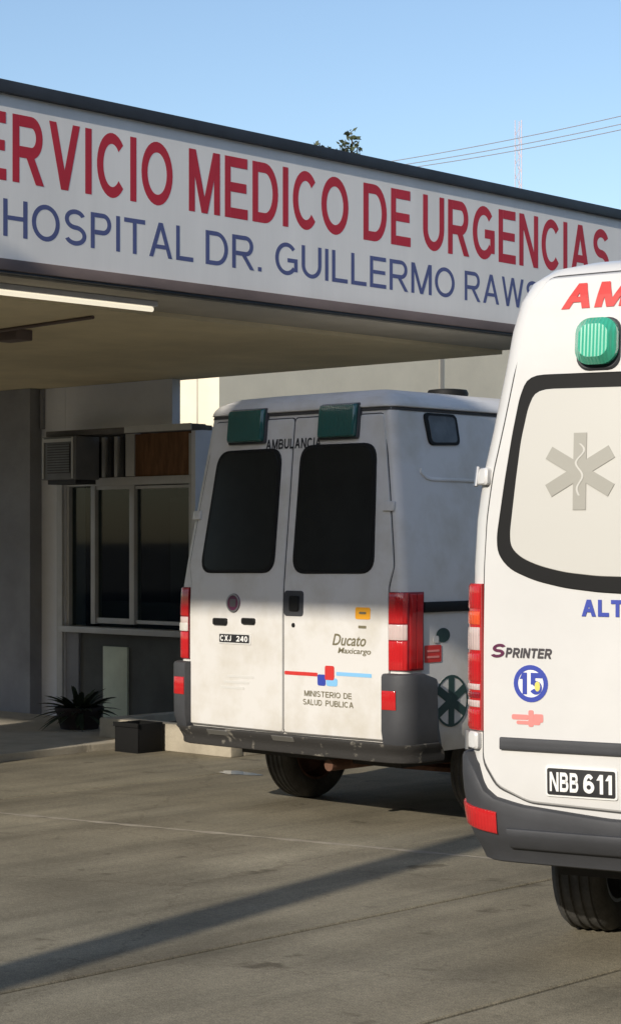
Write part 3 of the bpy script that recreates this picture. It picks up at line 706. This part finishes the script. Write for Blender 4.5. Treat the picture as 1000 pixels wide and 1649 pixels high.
while z < mh - .25:
    br.tube([leg[i % 3] + Vector((0, 0, z)), leg[(i + 1) % 3] + Vector((0, 0, z + .22))], .005, 4); z += .11; i += 1
br.build('bracing', 'mast', MS)
tag(MS, 'thin lattice antenna mast standing behind the building', 'mast')
# overhead wires between two utility poles
def upole(p, h, label):
    T = empty('utility_pole', (p.x, p.y, 0))
    MB().tube([(0, 0, -.1), (0, 0, h)], [.14, .10], 12).build('pole', 'wood_pole', T, smooth=True)
    bx('crossarm', 'wood_pole', T, -.06, .06, -.9, .9, h - .75, h - .63, .01)
    for yy in (-.8, -.35, .8): MB().lathe([(0, .03), (.05, .045), (.09, .03), (.12, .02)], 10, 'z').build('insulator', 'frame_white', T, loc=(0, yy, h - .63))
    tag(T, label, 'utility pole', 'utility poles behind the building')
pa, pb = at_depth(585, 870, 34.2), at_depth(1120, 870, 29)
upole(pa, 8.0, 'wooden utility pole hidden behind the sign, left end of the wires'); upole(pb, 8.3, 'wooden utility pole at the right end of the overhead wires')
for i, (q0, q1) in enumerate((((660, 254), (1000, 186)), ((672, 261), (1000, 199)), ((690, 265), (1000, 208)))):
    a0, a1 = at_depth(q0[0], q0[1], 34.2 - (q0[0] - 585) * .00972), at_depth(q1[0], q1[1], 34.2 - (q1[0] - 585) * .00972)
    P = []
    for k in range(25):
        t = -.30 + 1.75 * k / 24; p = a0.lerp(a1, t); p.z += .10 * ((t - .5) ** 2 - .25) ; P.append(p)
    tag(MB().tube(P, .008, 5).build('overhead_wire', 'wire'), ['highest overhead wire crossing the sky', 'middle overhead wire crossing the sky', 'lowest overhead wire crossing the sky'][i], 'wire', 'overhead wires')
# billboard added unseen behind the camera to throw the shade on the far van and the stripe on the concrete
BB = empty('occluder'); by = -3.0; bz = 1.42 + .44 * (8.547 - by)
for xa, xb2, tp in ((-13.4, -6.68, 1.0), (-6.675, -6.40, 1.25), (-6.395, -4.2, 1.62)): bx('board', 'board_blue', BB, xa, xb2, by - .08, by + .02, bz, bz + tp)  # stepped top keeps the added shade off the sign
for xx in (-4.48, -13.1): MB().tube([(xx, by - .25, 0), (xx, by - .25, bz + .9)], .155, 16).build('post', 'post_steel', BB, smooth=True)
for zz in (bz + .2, bz + .8): bx('rail', 'post_steel', BB, -13.3, -4.3, by - .125, by - .082, zz - .05, zz + .05)
settle(BB, (-9.4, by, 0)); tag(BB, 'added unseen billboard on two steel posts behind the camera', 'occluder')
# unseen buildings added behind the camera and at the right to cut sky light
OB = empty('added_building')
bx('wall', 'wall_dull', OB, -46, 30, -34, -24, 0, 11.6)
bx('roof', 'awning', OB, -46.3, 30.3, -34.3, -23.7, 11.601, 11.85)
for i in range(17): 
    for j in range(3): bx('window', 'tint_glass', OB, -44 + i * 4.4, -42.2 + i * 4.4, -24.0, -23.96, 1.2 + j * 3.9, 3.0 + j * 3.9)
settle(OB, (-8, -29, 0)); tag(OB, 'three-storey dull building added behind the camera to cut sky light', 'building')
OC = empty('added_building')  # added out of view to keep the shaded sides dark
bx('wall', 'wall_dull', OC, 8, 18, -21, 45, 0, 8.4)
bx('roof', 'awning', OC, 7.7, 18.3, -21.3, 45.3, 8.401, 8.65)
for i in range(15):
    for j in range(2): bx('window', 'tint_glass', OC, 7.96, 8.0, -19 + i * 4.3, -17.3 + i * 4.3, 1.2 + j * 3.8, 3.0 + j * 3.8)
settle(OC, (13, 12, 0)); tag(OC, 'two-storey dull building added on the right, out of view, to cut sky light', 'building')
# ================================================================== NEAR AMBULANCE (high white van, right)
SPA = AZ - R(27)
cl = Vector((0, 0, 0)) + FW * 7.77 + RT * .594
ax = Vector((math.cos(SPA), math.sin(SPA), 0)); sc = cl + ax * .985
N = empty('ambulance', (sc.x, sc.y, 0), SPA)
#        z     hw    y0    y1    front radius
NP = [(.46, .93, .10, 5.55, .45), (.56, .965, .03, 5.72, .45), (.75, .985, .0, 5.80, .45), (1.02, .985, .0, 5.74, .5), (1.16, .985, .0, 5.40, .5), (1.28, .985, .0, 4.95, .5),
      (1.60, .980, .0, 4.55, .45), (1.78, .970, .003, 4.32, .4), (1.95, .948, .008, 4.12, .4), (2.13, .908, .018, 3.92, .4), (2.37, .862, .035, 3.65, .4),
      (2.52, .838, .05, 3.45, .4), (2.635, .808, .065, 3.25, .4), (2.71, .768, .09, 3.05, .4), (2.762, .70, .14, 2.85, .4), (2.79, .58, .22, 2.65, .4), (2.807, .43, .40, 2.4, .3), (2.815, .2, .8, 2.0, .15)]
n = Van(N, NP, .10, .045)
body = n.body('body', 'van_white', [(-.81, 1.12), (.81, 1.12), (-.83, 4.75), (.83, 4.75)], .345)
bx('underbody', 'under', N, -.72, .72, .35, 5.0, .36, .459)
for x, y in ((-.81, 1.12), (.81, 1.12), (-.83, 4.75), (.83, 4.75)): wheel(N, x, y, .335, .22, 'steel', 'tyre', 1 if x > 0 else -1)
MB().tube([(-.75, 1.08, .33), (.75, 1.08, .33)], .05, 10).build('rear_axle', 'under', N, smooth=True)
# bumper
def zt_near(q):
    u = 1.0 - abs(q)                                # distance from the corner
    T = [(-.05, .87), (.05, .865), (.075, .80), (.10, .735), (.14, .70), (.25, .675), (.6, .645), (1.1, .632)]
    if u <= T[0][0]: return .87
    for (a, za), (b, zb) in zip(T, T[1:]):
        if u <= b: return za + (zb - za) * (u - a) / (b - a)
    return .632
bump = n.band('rear_bumper', -1.75, 1.75, lambda q: .435, zt_near, 'bumper_grey', N, th=.045, nq=90, nz=6, rnd=.02)
n.band('bumper_step', -.80, .80, lambda q: .50, lambda q: .585, 'bumper_grey', N, th=.02, nq=30, nz=3, rnd=.01, off=.045)
# doors, both with glass and rubber
for sg in (-1, 1):
    edge = []; zz = .68
    for k in range(22):
        z = .74 + (2.725 - .74) * k / 21; hw = n.at(z)[0]; edge.append((hw - .075 - (.06 if z < .78 else 0), z))
    poly = [(.006, .66)] + [(.72, .685)] + edge + [(.006, 2.735)]
    poly = [(sg * x, z) for x, z in poly]
    cxp = sum(p[0] for p in poly) / len(poly); czp = sum(p[1] for p in poly) / len(poly)
    n.patch('door_seal', roundpoly([(x + (.006 if x > cxp else -.006), z + (.006 if z > czp else -.006)) for x, z in poly], .03, 3), 'seam', N, th=.002, edge=.001, rings=18)
    D = n.patch('rear_door', roundpoly(poly, .03, 3), 'van_white', N, th=.007, edge=.006, rings=18)
    out = [n.rear_px(*p) for p in ((847, 607), (1000, 597))]
    pts = [(852, 604), (838, 640), (826, 700), (813, 780), (801, 865), (803, 893), (822, 917), (862, 935), (910, 947), (965, 954)]
    P = [n.rear_px(*p) for p in pts]
    xr_ = -.175; P += [(xr_, P[-1][1] - .012), (xr_, n.rear_px(985, 599)[1])]
    P = roundpoly(P, [.07, .03, .03, .03, .03, .04, .04, .04, .04, .03, .06, .06], 4)
    if sg > 0: P = [(-x, z) for x, z in P]
    gl = n.patch('window', P, 'rubber', D, th=.014, edge=.004, rings=6)
    pts = [(866, 627), (853, 655), (841, 710), (832, 780), (823, 860), (825, 882), (842, 899), (872, 912), (912, 922), (965, 928)]
    Q = [n.rear_px(*p) for p in pts]; Q += [(xr_ - .045, Q[-1][1] - .004), (xr_ - .045, n.rear_px(985, 624)[1])]
    Q = roundpoly(Q, [.07, .03, .03, .03, .03, .04, .04, .04, .04, .03, .06, .06], 4)
    if sg > 0: Q = [(-x, z) for x, z in Q]
    n.patch('pane', Q, 'film_white', gl, th=.0165, edge=.002, rings=6)['label'] = 'white frosted film behind the glass'
    c = n.rear_px(936, 759); top = n.rear_px(936, 697)[1]
    st = star_of_life(0, 0, (top - c[1]), (top - c[1]), .36)
    n.print_('star_emblem', [(sg * (-c[0]) + x if sg > 0 else c[0] + x, c[1] + z) for x, z in st], 'star_grey', gl, off=.0195)
    cx = -c[0] if sg > 0 else c[0]; hh = top - c[1]
    snake = MB(); rod = []
    for i in range(26):
        t = i / 25; z = c[1] + hh * (.72 - 1.35 * t); x = cx + hh * (.13 * math.sin(t * 12.5) * (1 - .55 * t)); rod += [n.S(x - hh * .028, z, .0222), n.S(x + hh * .028, z, .0222)]
    snake.add(rod, [(2 * i, 2 * i + 1, 2 * i + 3, 2 * i + 2) for i in range(25)]); snake.build('snake_mark', 'film_white', gl)
    # hinges
    for (px, py, hh2) in ((786, 766, .034), (757, 1196, .034)):
        z = CH - (py - HOR) * 7.7 / F; hw = n.at(z)[0]; q = hw - .075
        n.patch('hinge', rrect(*sorted((sg * (q + .012), sg * (q + .09))), z - hh2, z + hh2, .012, 3), 'van_white', D, th=.03, edge=.008, rings=2)
        MB().tube([n.S(sg * (q + .062), z - hh2 - .004, .033), n.S(sg * (q + .062), z + hh2 + .004, .033)], .009, 8).build('hinge_pin', 'steel', D, smooth=True)
# lamps
def lamp(sg):
    hw = .985; q0, q1 = hw - .075, hw + .115
    L = n.band('tail_light', *((sg * q0, sg * q1) if sg > 0 else (-q1, -q0)), lambda q: .955, lambda q: 1.53, 'lens_red', N, th=.020, nq=14, nz=3, rnd=.006)
    def seg(z0, z1, m, name): n.band(name, *((sg * q0 + sg * .004, sg * q1 - sg * .004) if sg > 0 else (-q1 + .004, -q0 - .004)), lambda q: z0, lambda q: z1, m, L, th=.0235, nq=12, nz=3, rnd=.006)
    seg(1.43, 1.525, 'lens_red', 'lens'); seg(1.368, 1.422, 'lens_orange', 'lens'); seg(1.268, 1.36, 'lens_clear', 'lens'); seg(1.145, 1.258, 'lens_red', 'lens'); seg(1.112, 1.138, 'lens_clear', 'lens')
    seg(1.080, 1.106, 'lens_dark_red', 'lens'); seg(1.045, 1.074, 'lens_clear', 'lens'); seg(.962, 1.038, 'lens_red', 'lens')
for sg in (-1, 1): lamp(sg)
for sg in (-1, 1):
    a, b = .845, 1.04
    n.band('reflector', *((a, b) if sg > 0 else (-b, -a)), lambda q: .545 + .05 * max(0, (abs(q) - .8) / .25), lambda q: .635 + .045 * max(0, (abs(q) - .8) / .25), 'lens_red', N, th=.054, nq=12, nz=3, rnd=.008)
# stripe, plate, badges and print
za = n.rear_px(808, 1196)
n.band('handle_strip', za[0], -za[0], lambda q: za[1] - .026, lambda q: za[1] + .022, 'bumper_grey', N, th=.026, nq=36, nz=3, rnd=.008)
p0, p1 = n.rear_px(880, 1258), n.rear_px(996, 1262); pw = .60
PLT = n.patch('number_plate', rrect(p0[0], p1[0], p0[1] - .058, p0[1] + .060, .010, 3), 'ink_white', N, th=.014, edge=.002, rings=2)
n.print_('plate_field', rrect(p0[0] + .008, p1[0] - .008, p0[1] - .050, p0[1] + .052, .008, 3), 'ink_black', PLT, off=.016)
w_ = p1[0] - p0[0]
n.text('plate_text', 'NBB', p0[0] + .02, p0[0] + w_ * .47, p0[1] - .036, p0[1] + .038, 'ink_white', PLT, off=.019, bold=.2)
n.text('plate_text', '611', p0[0] + w_ * .54, p1[0] - .02, p0[1] - .036, p0[1] + .038, 'ink_white', PLT, off=.019, bold=.2)
b0, b1 = n.rear_px(792, 1047), n.rear_px(890, 1050)
n.text('badge_lettering', 'S', b0[0], b0[0] + .062, b0[1] - .028, b0[1] + .026, 'badge', N, off=.011, bold=.2, shear=.25)
n.text('badge_lettering', 'PRINTER', b0[0] + .062, b1[0], b0[1] - .026, b0[1] + .012, 'badge_metal', N, off=.011, bold=.22, shear=.2)
c = n.rear_px(856, 1101); rr = .072
n.print_('round_sticker', circle(c[0], c[1], rr, rr), 'ink_white', N, off=.008); ringprint(n, 'sticker_ring', c, rr * .74, rr, 'ink_blue', N, .0098)
n.text('sticker_number', '15', c[0] - .047, c[0] + .047, c[1] - .042, c[1] + .042, 'ink_blue', N, off=.0102, bold=.24)
n.print_('sticker_mark', circle(c[0] + .028, c[1] - .01, .012, .02, 10), 'ink_yellow', N, off=.0104)
c = n.rear_px(852, 1158)
for (dx0, dx1, dz0, dz1) in ((-.07, .0, -.004, .016), (-.05, .05, -.022, -.008), (.0, .022, -.03, .034), (.022, .062, -.012, .02)):
    n.print_('sticker_mark', rrect(c[0] + dx0, c[0] + dx1, c[1] + dz0, c[1] + dz1, .006, 2), 'ink_pink', N, off=.0085)
a0 = n.rear_px(938, 979); n.text('lettering', 'ALTA', a0[0], a0[0] + .235, a0[1] - .032, a0[1] + .032, 'ink_blue', N, off=.0105, bold=.24)
a0 = n.rear_px(906, 478); n.text('lettering', 'AMBULANCIA', a0[0], -a0[0] + .0, a0[1] - .05, a0[1] + .05, 'ink_red', N, off=.0092, bold=.24, shear=.18, sub=5)
hd = n.patch('door_handle', rrect(.03, .17, 1.08, 1.20, .02, 3), 'bumper_grey', N, th=.022, edge=.006, rings=2)
n.patch('handle_grip', rrect(.05, .15, 1.115, 1.165, .015, 3), 'rubber', hd, th=.04, edge=.01, rings=2)
# green beacons
for sg in (-1, 1):
    c = n.rear_px(966, 551); cx = c[0] if sg < 0 else -c[0]
    Lb = n.patch('beacon_base', rrect(cx - .088, cx + .088, c[1] - .105, c[1] + .095, .05, 5), 'bumper_grey', N, th=.022, edge=.006, rings=2)
    n.patch('beacon_lens', rrect(cx - .084, cx + .084, c[1] - .088, c[1] + .092, .06, 6), 'lens_green', Lb, th=.085, edge=.035, rings=4, step=.03)
# sides and front (seen only from other positions)
for sg in (-1, 1):
    f = lambda y, z: (sg * n.q_side(y, z), z)
    n.patch('side_window', roundpoly([f(3.05, 1.32), f(4.1, 1.32), f(3.75, 1.95), f(3.05, 2.0)], .08), 'tint_glass', N, th=.006, edge=.003, rings=5)
    n.patch('side_door', roundpoly([f(1.95, .60), f(2.9, .60), f(2.9, 2.05), f(1.95, 2.05)], .05), 'van_white', N, th=.006, edge=.004, rings=5)
    n.band('side_moulding', *sorted((sg * n.q_side(1.6, .8), sg * n.q_side(4.2, .8))), lambda q: .76, lambda q: .86, 'bumper_grey', N, th=.02, nq=20, nz=2, rnd=.006)
    bx('mirror', 'bumper_grey', N, *sorted((sg * 1.02, sg * 1.22)), 4.0, 4.14, 1.4, 1.78, .03)
    bx('mirror_arm', 'bumper_grey', N, *sorted((sg * .95, sg * 1.03)), 4.04, 4.1, 1.5, 1.58)
    bx('headlight', 'lens_clear', N, *sorted((sg * .55, sg * .86)), 5.3, 5.64, .86, 1.08, .04)
ws = MB(); vs = []
for z in (1.33, 1.55, 1.75, 1.95, 2.12):
    hw, y0, y1, rf = n.at(z)
    for k in range(9): x = (hw - .30) * (k / 4 - 1); vs.append((x, y1 + .006, z))
ws.add(vs, [(9 * i + k, 9 * i + k + 1, 9 * i + k + 10, 9 * i + k + 9) for i in range(4) for k in range(8)]); ws.build('windscreen', 'tint_glass', N, smooth=True)
tag(N, 'clean white high-roof ambulance with frosted rear glass and plate NBB 611, nearest', 'ambulance', 'parked ambulances')

# ================================================================== FAR AMBULANCE (older van with dark windows)
dr = FW * 11.25 + RT * (11.25 * 148 / F)
HW = .93
M_ = empty('ambulance', (dr.x - HW, dr.y, 0), 0)
MP = [(.47, .88, .06, 4.72, .3), (.56, .925, .0, 4.85, .35), (.8, .93, .0, 4.88, .35), (1.05, .93, .0, 4.80, .4), (1.15, .93, .0, 4.55, .4), (1.28, .93, .0, 4.05, .4),
      (1.42, .925, .005, 3.88, .35), (1.60, .90, .022, 3.72, .35), (2.0, .835, .062, 3.38, .35), (2.40, .765, .10, 3.02, .35), (2.47, .755, .107, 2.95, .35),
      (2.50, .745, .115, 2.9, .35), (2.55, .70, .15, 2.8, .35), (2.58, .63, .21, 2.7, .3), (2.60, .48, .36, 2.5, .3), (2.608, .25, .7, 2.2, .2)]
m = Van(M_, MP, .055, .012)
m.body('body', 'van_white_old', [(-.78, 1.03), (.78, 1.03), (-.78, 4.0), (.78, 4.0)], .325)
# the moulded roof cap, its lip standing proud over the doors
m.band('roof_cap', -2.6, 2.6, lambda q: 2.475, lambda q: 2.545, 'van_white_old', M_, th=.022, nq=110, nz=3, rnd=.010)
m.band('roof_seal', -2.6, 2.6, lambda q: 2.455, lambda q: 2.474, 'seam', M_, th=.006, nq=110, nz=1, rnd=.002)
bx('underbody', 'under', M_, -.66, .66, .3, 4.3, .36, .469)
for x, y in ((-.78, 1.03), (.78, 1.03), (-.78, 4.0), (.78, 4.0)): wheel(M_, x, y, .325, .2, 'rust', 'tyre', 1 if x > 0 else -1)
MB().tube([(-.7, .98, .31), (.7, .98, .31)], .045, 10).build('rear_axle', 'rust', M_, smooth=True)
MB().tube([(.25, .12, .36), (.25, 1.6, .36)], .035, 10).build('exhaust', 'rust', M_, smooth=True)
for sg in (-1, 1):
    MB().tube([(sg * .55, .4, .37), (sg * .55, .98, .29), (sg * .55, 1.5, .37)], .03, 6).build('leaf_spring', 'rust', M_, smooth=True)
# rear doors
xc = m.rear_px(457, 1050)[0]                       # the split between the doors
doors = []
for sg in (-1, 1):
    edge = []
    for k in range(18):
        z = .55 + (2.435 - .55) * k / 17; hw = m.at(z)[0]; edge.append((hw - (.105 if .75 < z < 1.5 else .062), z))
    poly = [(.006, .545)] + edge + [(.006, 2.435)]
    poly = [(sg * x if x > .01 else xc + sg * .005, z) for x, z in poly]
    cxp = sum(p[0] for p in poly) / len(poly); czp = sum(p[1] for p in poly) / len(poly)
    m.patch('door_seal', roundpoly([(x + (.006 if x > cxp else -.006), z + (.006 if z > czp else -.006)) for x, z in poly], .02, 2), 'seam', M_, th=.002, edge=.001, rings=16)
    D = m.patch('rear_door', roundpoly(poly, .02, 2), 'van_white_old', M_, th=.008, edge=.007, rings=16); doors.append(D)
    quad = ((355, 727), (457, 721), (443, 923), (324, 923)) if sg < 0 else ((487, 717), (609, 712), (604, 924), (472, 924))
    P = roundpoly([m.rear_px(*p) for p in quad], .10, 6)
    Wn = m.patch('window', P, 'rubber', D, th=.018, edge=.006, rings=5)
    cx = sum(p[0] for p in P) / len(P); cz = sum(p[1] for p in P) / len(P)
    m.patch('pane', [(cx + (x - cx) * .93, cz + (z - cz) * .955) for x, z in P], 'tint_glass', Wn, th=.0205, edge=.002, rings=5)
    for (px, py) in ((318, 830), (312, 1010), (309, 1120)) if sg < 0 else ((622, 815), (613, 1130)):
        x, z = m.rear_px(px, py); hw = m.at(z)[0]; x = sg * (hw - .062)
        m.patch('hinge', rrect(x - .045, x + .03, z - .028, z + .028, .008, 2), 'van_white_old', D, th=.022, edge=.005, rings=2)
MB().add([m.S(xc - .0035, .56 + 1.87 * k / 20, .001) for k in range(21)] + [m.S(xc + .0035, .56 + 1.87 * k / 20, .001) for k in range(21)],
         [(k, 21 + k, 22 + k, k + 1) for k in range(20)]).build('door_seal', 'seam', M_)
def mrect(p0, p1): a, b = m.rear_px(*p0), m.rear_px(*p1); return min(a[0], b[0]), max(a[0], b[0]), min(a[1], b[1]), max(a[1], b[1])
# green lamps
for (p0, p1) in (((378, 662), (429, 711)), ((523, 653), (578, 703))):
    x0, x1, z0, z1 = mrect(p0, p1)
    Lb = m.patch('beacon_base', rrect(x0 - .008, x1 + .012, z0 - .012, z1 + .006, .012, 3), 'bumper_grey', M_, th=.026, edge=.005, rings=2)
    m.patch('beacon_lens', rrect(x0, x1, z0, z1, .015, 3), 'lens_teal', Lb, th=.055, edge=.012, rings=3)
x0, x1, z0, z1 = mrect((430, 721), (519, 707))
m.text('lettering', 'AMBULANCIA', x0, x1, z0 - .012, z1 + .012, 'ink_black', M_, off=.0095, bold=.2)
# door furniture
x0, x1, z0, z1 = mrect((460, 951), (490, 993)); H = m.patch('door_handle', rrect(x0, x1, z0, z1, .02, 3), 'bumper_grey', doors[1], th=.014, edge=.004, rings=2)
m.patch('handle_grip', rrect(x0 + .05, x1 - .03, z0 + .03, z1 - .03, .01, 2), 'rubber', H, th=.026, edge=.006, rings=2)
x, z = m.rear_px(474, 1007); m.patch('lock', circle(x, z, .014, .014, 14), 'rubber', doors[1], th=.013, edge=.002, rings=2)
x, z = m.rear_px(378, 971); bdg = m.patch('badge', circle(x, z, .058, .058), 'badge', doors[0], th=.016, edge=.004, rings=2); ringprint(m, 'badge_ring', (x, z), .046, .057, 'steel', bdg, .0175)
m.print_('badge_field', rrect(x - .026, x + .026, z - .024, z + .024, .006, 2), 'badge_metal', bdg, off=.0175)
for (p0, p1) in (((346, 995), (368, 1007)), ((392, 995), (413, 1006))):
    a = mrect(p0, p1); lp = m.patch('plate_lamp', rrect(*a, .012, 3), 'rubber', doors[0], th=.026, edge=.006, rings=2)
x0, x1, z0, z1 = mrect((354, 1018), (406, 1039)); pl = m.patch('number_plate', rrect(x0, x1, z0, z1, .006, 2), 'ink_faded', doors[0], th=.013, edge=.002, rings=2)
m.print_('plate_field', rrect(x0 + .012, x1 - .012, z0 + .01, z1 - .01, .004, 2), 'ink_black', pl, off=.015)
wd = x1 - x0
m.text('plate_text', 'CXJ', x0 + .022, x0 + wd * .42, z0 + .018, z1 - .018, 'ink_white', pl, off=.018, bold=.2); m.text('plate_text', '240', x0 + wd * .58, x1 - .022, z0 + .018, z1 - .018, 'ink_white', pl, off=.018, bold=.2)
x0, x1, z0, z1 = mrect((574, 978), (598, 998)); m.print_('orange_sticker', rrect(x0, x1, z0, z1, .012, 3), 'ink_orange', doors[1], off=.0095)
m.print_('sticker_mark', rrect(x0 + .03, x1 - .03, z0 + .03, z1 - .025, .006, 2), 'ink_olive', doors[1], off=.0115)
x, z = m.rear_px(585, 1010); m.print_('sticker_mark', rrect(x - .03, x + .03, z - .008, z + .008, .004, 2), 'ink_olive', doors[1], off=.0095)
def mline(pa, pb, py, hz): return m.rear_px(pa, py)[0], m.rear_px(pb, py)[0], m.rear_px((pa + pb) / 2, py)[1] - hz, m.rear_px((pa + pb) / 2, py)[1] + hz
m.text('badge_lettering', 'Ducato', *mline(537, 591, 1031, .034), 'ink_olive', doors[1], off=.0105, bold=.1, shear=.3)
m.text('badge_lettering', 'Maxicargo', *mline(546, 599, 1050, .022), 'ink_olive', doors[1], off=.0105, bold=.2, shear=.2)
m.print_('red_line', rrect(*mline(460, 513, 1085, .011), .004, 2), 'ink_red', doors[1], off=.0095)
m.print_('blue_line', rrect(*mline(543, 600, 1087, .011), .004, 2), 'ink_sky', doors[1], off=.0095)
for (p0, p1, mm) in (((525, 1072), (540, 1096), 'ink_red'), ((513, 1086), (526, 1105), 'ink_blue'), ((527, 1092), (545, 1106), 'ink_sky')):
    a = mrect(p0, p1); m.print_('logo_mark', rrect(*a, .012, 3), mm, doors[1], off=.0095 + (.001 if mm == 'ink_red' else 0))
for body_, pa_, pb_, py_ in (('MINISTERIO', 492, 550, 1119), ('DE', 555, 568, 1119), ('SALUD', 490, 520, 1133), ('PUBLICA', 526, 571, 1133)):
    xa, xb_, zc = m.rear_px(pa_, py_)[0], m.rear_px(pb_, py_)[0], m.rear_px(530, py_)[1]
    m.text('lettering', body_, xa, xb_, zc - .017, zc + .017, 'ink_olive', doors[1], off=.0105, bold=.16)
x0, x1, z0, z1 = mrect((357, 1085), (410, 1112)); 
for i in range(3): m.print_('faded_mark', rrect(x0 + .03 * i, x1 - .08 + .04 * i, z0 + .035 * i, z0 + .035 * i + .016, .005, 2), 'ink_faded', doors[0], off=.0095)
# tail lights wrap round the corner
for sg in (-1, 1):
    a, b = HW - .10, HW + .135
    rng = (lambda e0, e1: (e0, e1)) if sg > 0 else (lambda e0, e1: (-e1, -e0))
    L = m.band('tail_light', *rng(a, b), lambda q: .955, lambda q: 1.405, 'lens_dark_red', M_, th=.014, nq=22, nz=3, rnd=.005)
    cc = HW + .005
    for (z0, z1, mm) in ((1.225, 1.40, 'lens_red'), (1.13, 1.22, 'lens_clear'), (.96, 1.125, 'lens_red')):
        m.band('lens', *rng(a + .003, cc), (lambda z: lambda q: z)(z0), (lambda z: lambda q: z)(z1), mm, L, th=.0175, nq=10, nz=3, rnd=.005)
    for k in range(2): m.band('lens_rib', *rng(cc + .012 + k * .058, cc + .062 + k * .058), lambda q: .965, lambda q: 1.395, 'lens_red', L, th=.0165, nq=5, nz=3, rnd=.004)
# bumper: bar and tall corner pieces
BP = m.band('rear_bumper', -HW - .20, HW + .20, lambda q: .425, lambda q: .538, 'bumper_worn', M_, th=.075, nq=60, nz=4, rnd=.015)
for sg in (-1, 1):
    a, b = HW - .115, HW + .205
    rng = (a, b) if sg > 0 else (-b, -a)
    cp = m.band('bumper_corner', *rng, lambda q: .44, lambda q: .94 - .03 * max(0, (abs(q) - HW - .1) / .1), 'bumper_grey', M_, th=.06, nq=28, nz=6, rnd=.02)
    r2 = (HW - .108, HW - .035); r2 = r2 if sg > 0 else (-r2[1], -r2[0])
    m.band('reflector', *r2, lambda q: .735, lambda q: .845, 'lens_red', cp, th=.066, nq=6, nz=2, rnd=.006)
for px in (370, 470): 
    x, z = m.rear_px(px, 1190); m.patch('step_plate', rrect(x - .09, x + .09, .50, .532, .006, 2), 'steel', BP, th=.08, edge=.004, rings=2)
# right side: small window, pressings, strip, stickers
sp = lambda *p: m.side_px(*p)
P = [sp(*p) for p in ((680, 664), (733, 668), (740, 717), (690, 717))]
Wn = m.patch('side_window', roundpoly(P, .04, 4), 'rubber', M_, th=.012, edge=.004, rings=3); cx = sum(p[0] for p in P) / 4; cz = sum(p[1] for p in P) / 4
m.patch('pane', roundpoly([(cx + (x - cx) * .82, cz + (z - cz) * .84) for x, z in P], .03, 4), 'side_glass', Wn, th=.0145, edge=.002, rings=3)
q0, z0 = sp(676, 771); m.band('body_crease', q0, q0 + 2.0, lambda q: z0 - .010 + .045 * max(0, 1 - (q - q0) / .10) ** 2, lambda q: z0 + .010 + .055 * max(0, 1 - (q - q0) / .10) ** 2, 'van_white_old', M_, th=.008, nq=40, nz=2, rnd=.004)
q0, z0 = sp(681, 968); q1, z1 = sp(690, 984); m.band('side_strip', q0, q0 + 2.3, lambda q: 1.285, lambda q: 1.345, 'rubber', M_, th=.018, nq=30, nz=2, rnd=.005)
q, z = sp(726, 1129); st = star_of_life(q, z, .145, .145, .36); m.print_('round_emblem', circle(q, z, .15, .15, 32), 'ink_faded', M_, off=.002); m.print_('star_emblem', st, 'ink_teal', M_, off=.0045)
ringprint(m, 'emblem_ring', (q, z), .138, .152, 'ink_teal', M_, .0052)
def srect(p0, p1): a, b = sp(*p0), sp(*p1); return min(a[0], b[0]), max(a[0], b[0]), min(a[1], b[1]), max(a[1], b[1])
a = srect((683, 1040), (710, 1066)); m.print_('red_sticker', rrect(*a, .008, 2), 'ink_red', M_, off=.003)
for k in range(2): m.print_('sticker_mark', rrect(a[0] + .02, a[1] - .02, a[2] + .025 + .035 * k, a[2] + .037 + .035 * k, .003, 2), 'ink_pink', M_, off=.005)
a = srect((702, 1012), (724, 1034)); m.print_('teal_sticker', circle((a[0] + a[1]) / 2, (a[2] + a[3]) / 2, (a[1] - a[0]) / 2, (a[3] - a[2]) / 2), 'ink_teal', M_, off=.003); m.print_('sticker_mark', rrect(a[0] - .03, a[0] + .02, a[2] + .0, a[2] + .04, .01, 2), 'ink_faded', M_, off=.005)
# roof vent, mirrors, front
MB().lathe([(2.56, .12), (2.615, .13), (2.635, .12), (2.64, .08)], 24, 'z').build('roof_vent', 'rubber', M_, smooth=40, loc=(.40, 1.05, .0))
for sg in (-1, 1):
    f = lambda y, z: (sg * m.q_side(y, z), z)
    m.patch('side_window', roundpoly([f(2.65, 1.33), f(3.5, 1.33), f(3.15, 1.9), f(2.65, 1.92)], .06), 'tint_glass', M_, th=.006, edge=.003, rings=5)
    bx('mirror', 'bumper_grey', M_, *sorted((sg * .98, sg * 1.14)), 3.45, 3.57, 1.38, 1.7, .03); bx('mirror_arm', 'bumper_grey', M_, *sorted((sg * .9, sg * .99)), 3.48, 3.54, 1.46, 1.54)
    bx('headlight', 'lens_clear', M_, *sorted((sg * .55, sg * .82)), 4.62, 4.80, .80, .98, .03)
ws = MB(); vs = []
for z in (1.33, 1.5, 1.7, 1.9, 2.05):
    hw, y0, y1, rf = m.at(z)
    for k in range(9): x = (hw - .26) * (k / 4 - 1); vs.append((x, y1 + .006, z))
ws.add(vs, [(9 * i + k, 9 * i + k + 1, 9 * i + k + 10, 9 * i + k + 9) for i in range(4) for k in range(8)]); ws.build('windscreen', 'tint_glass', M_, smooth=True)
tag(M_, 'older white ambulance van with two dark rear windows, parked half under the sign', 'ambulance', 'parked ambulances')
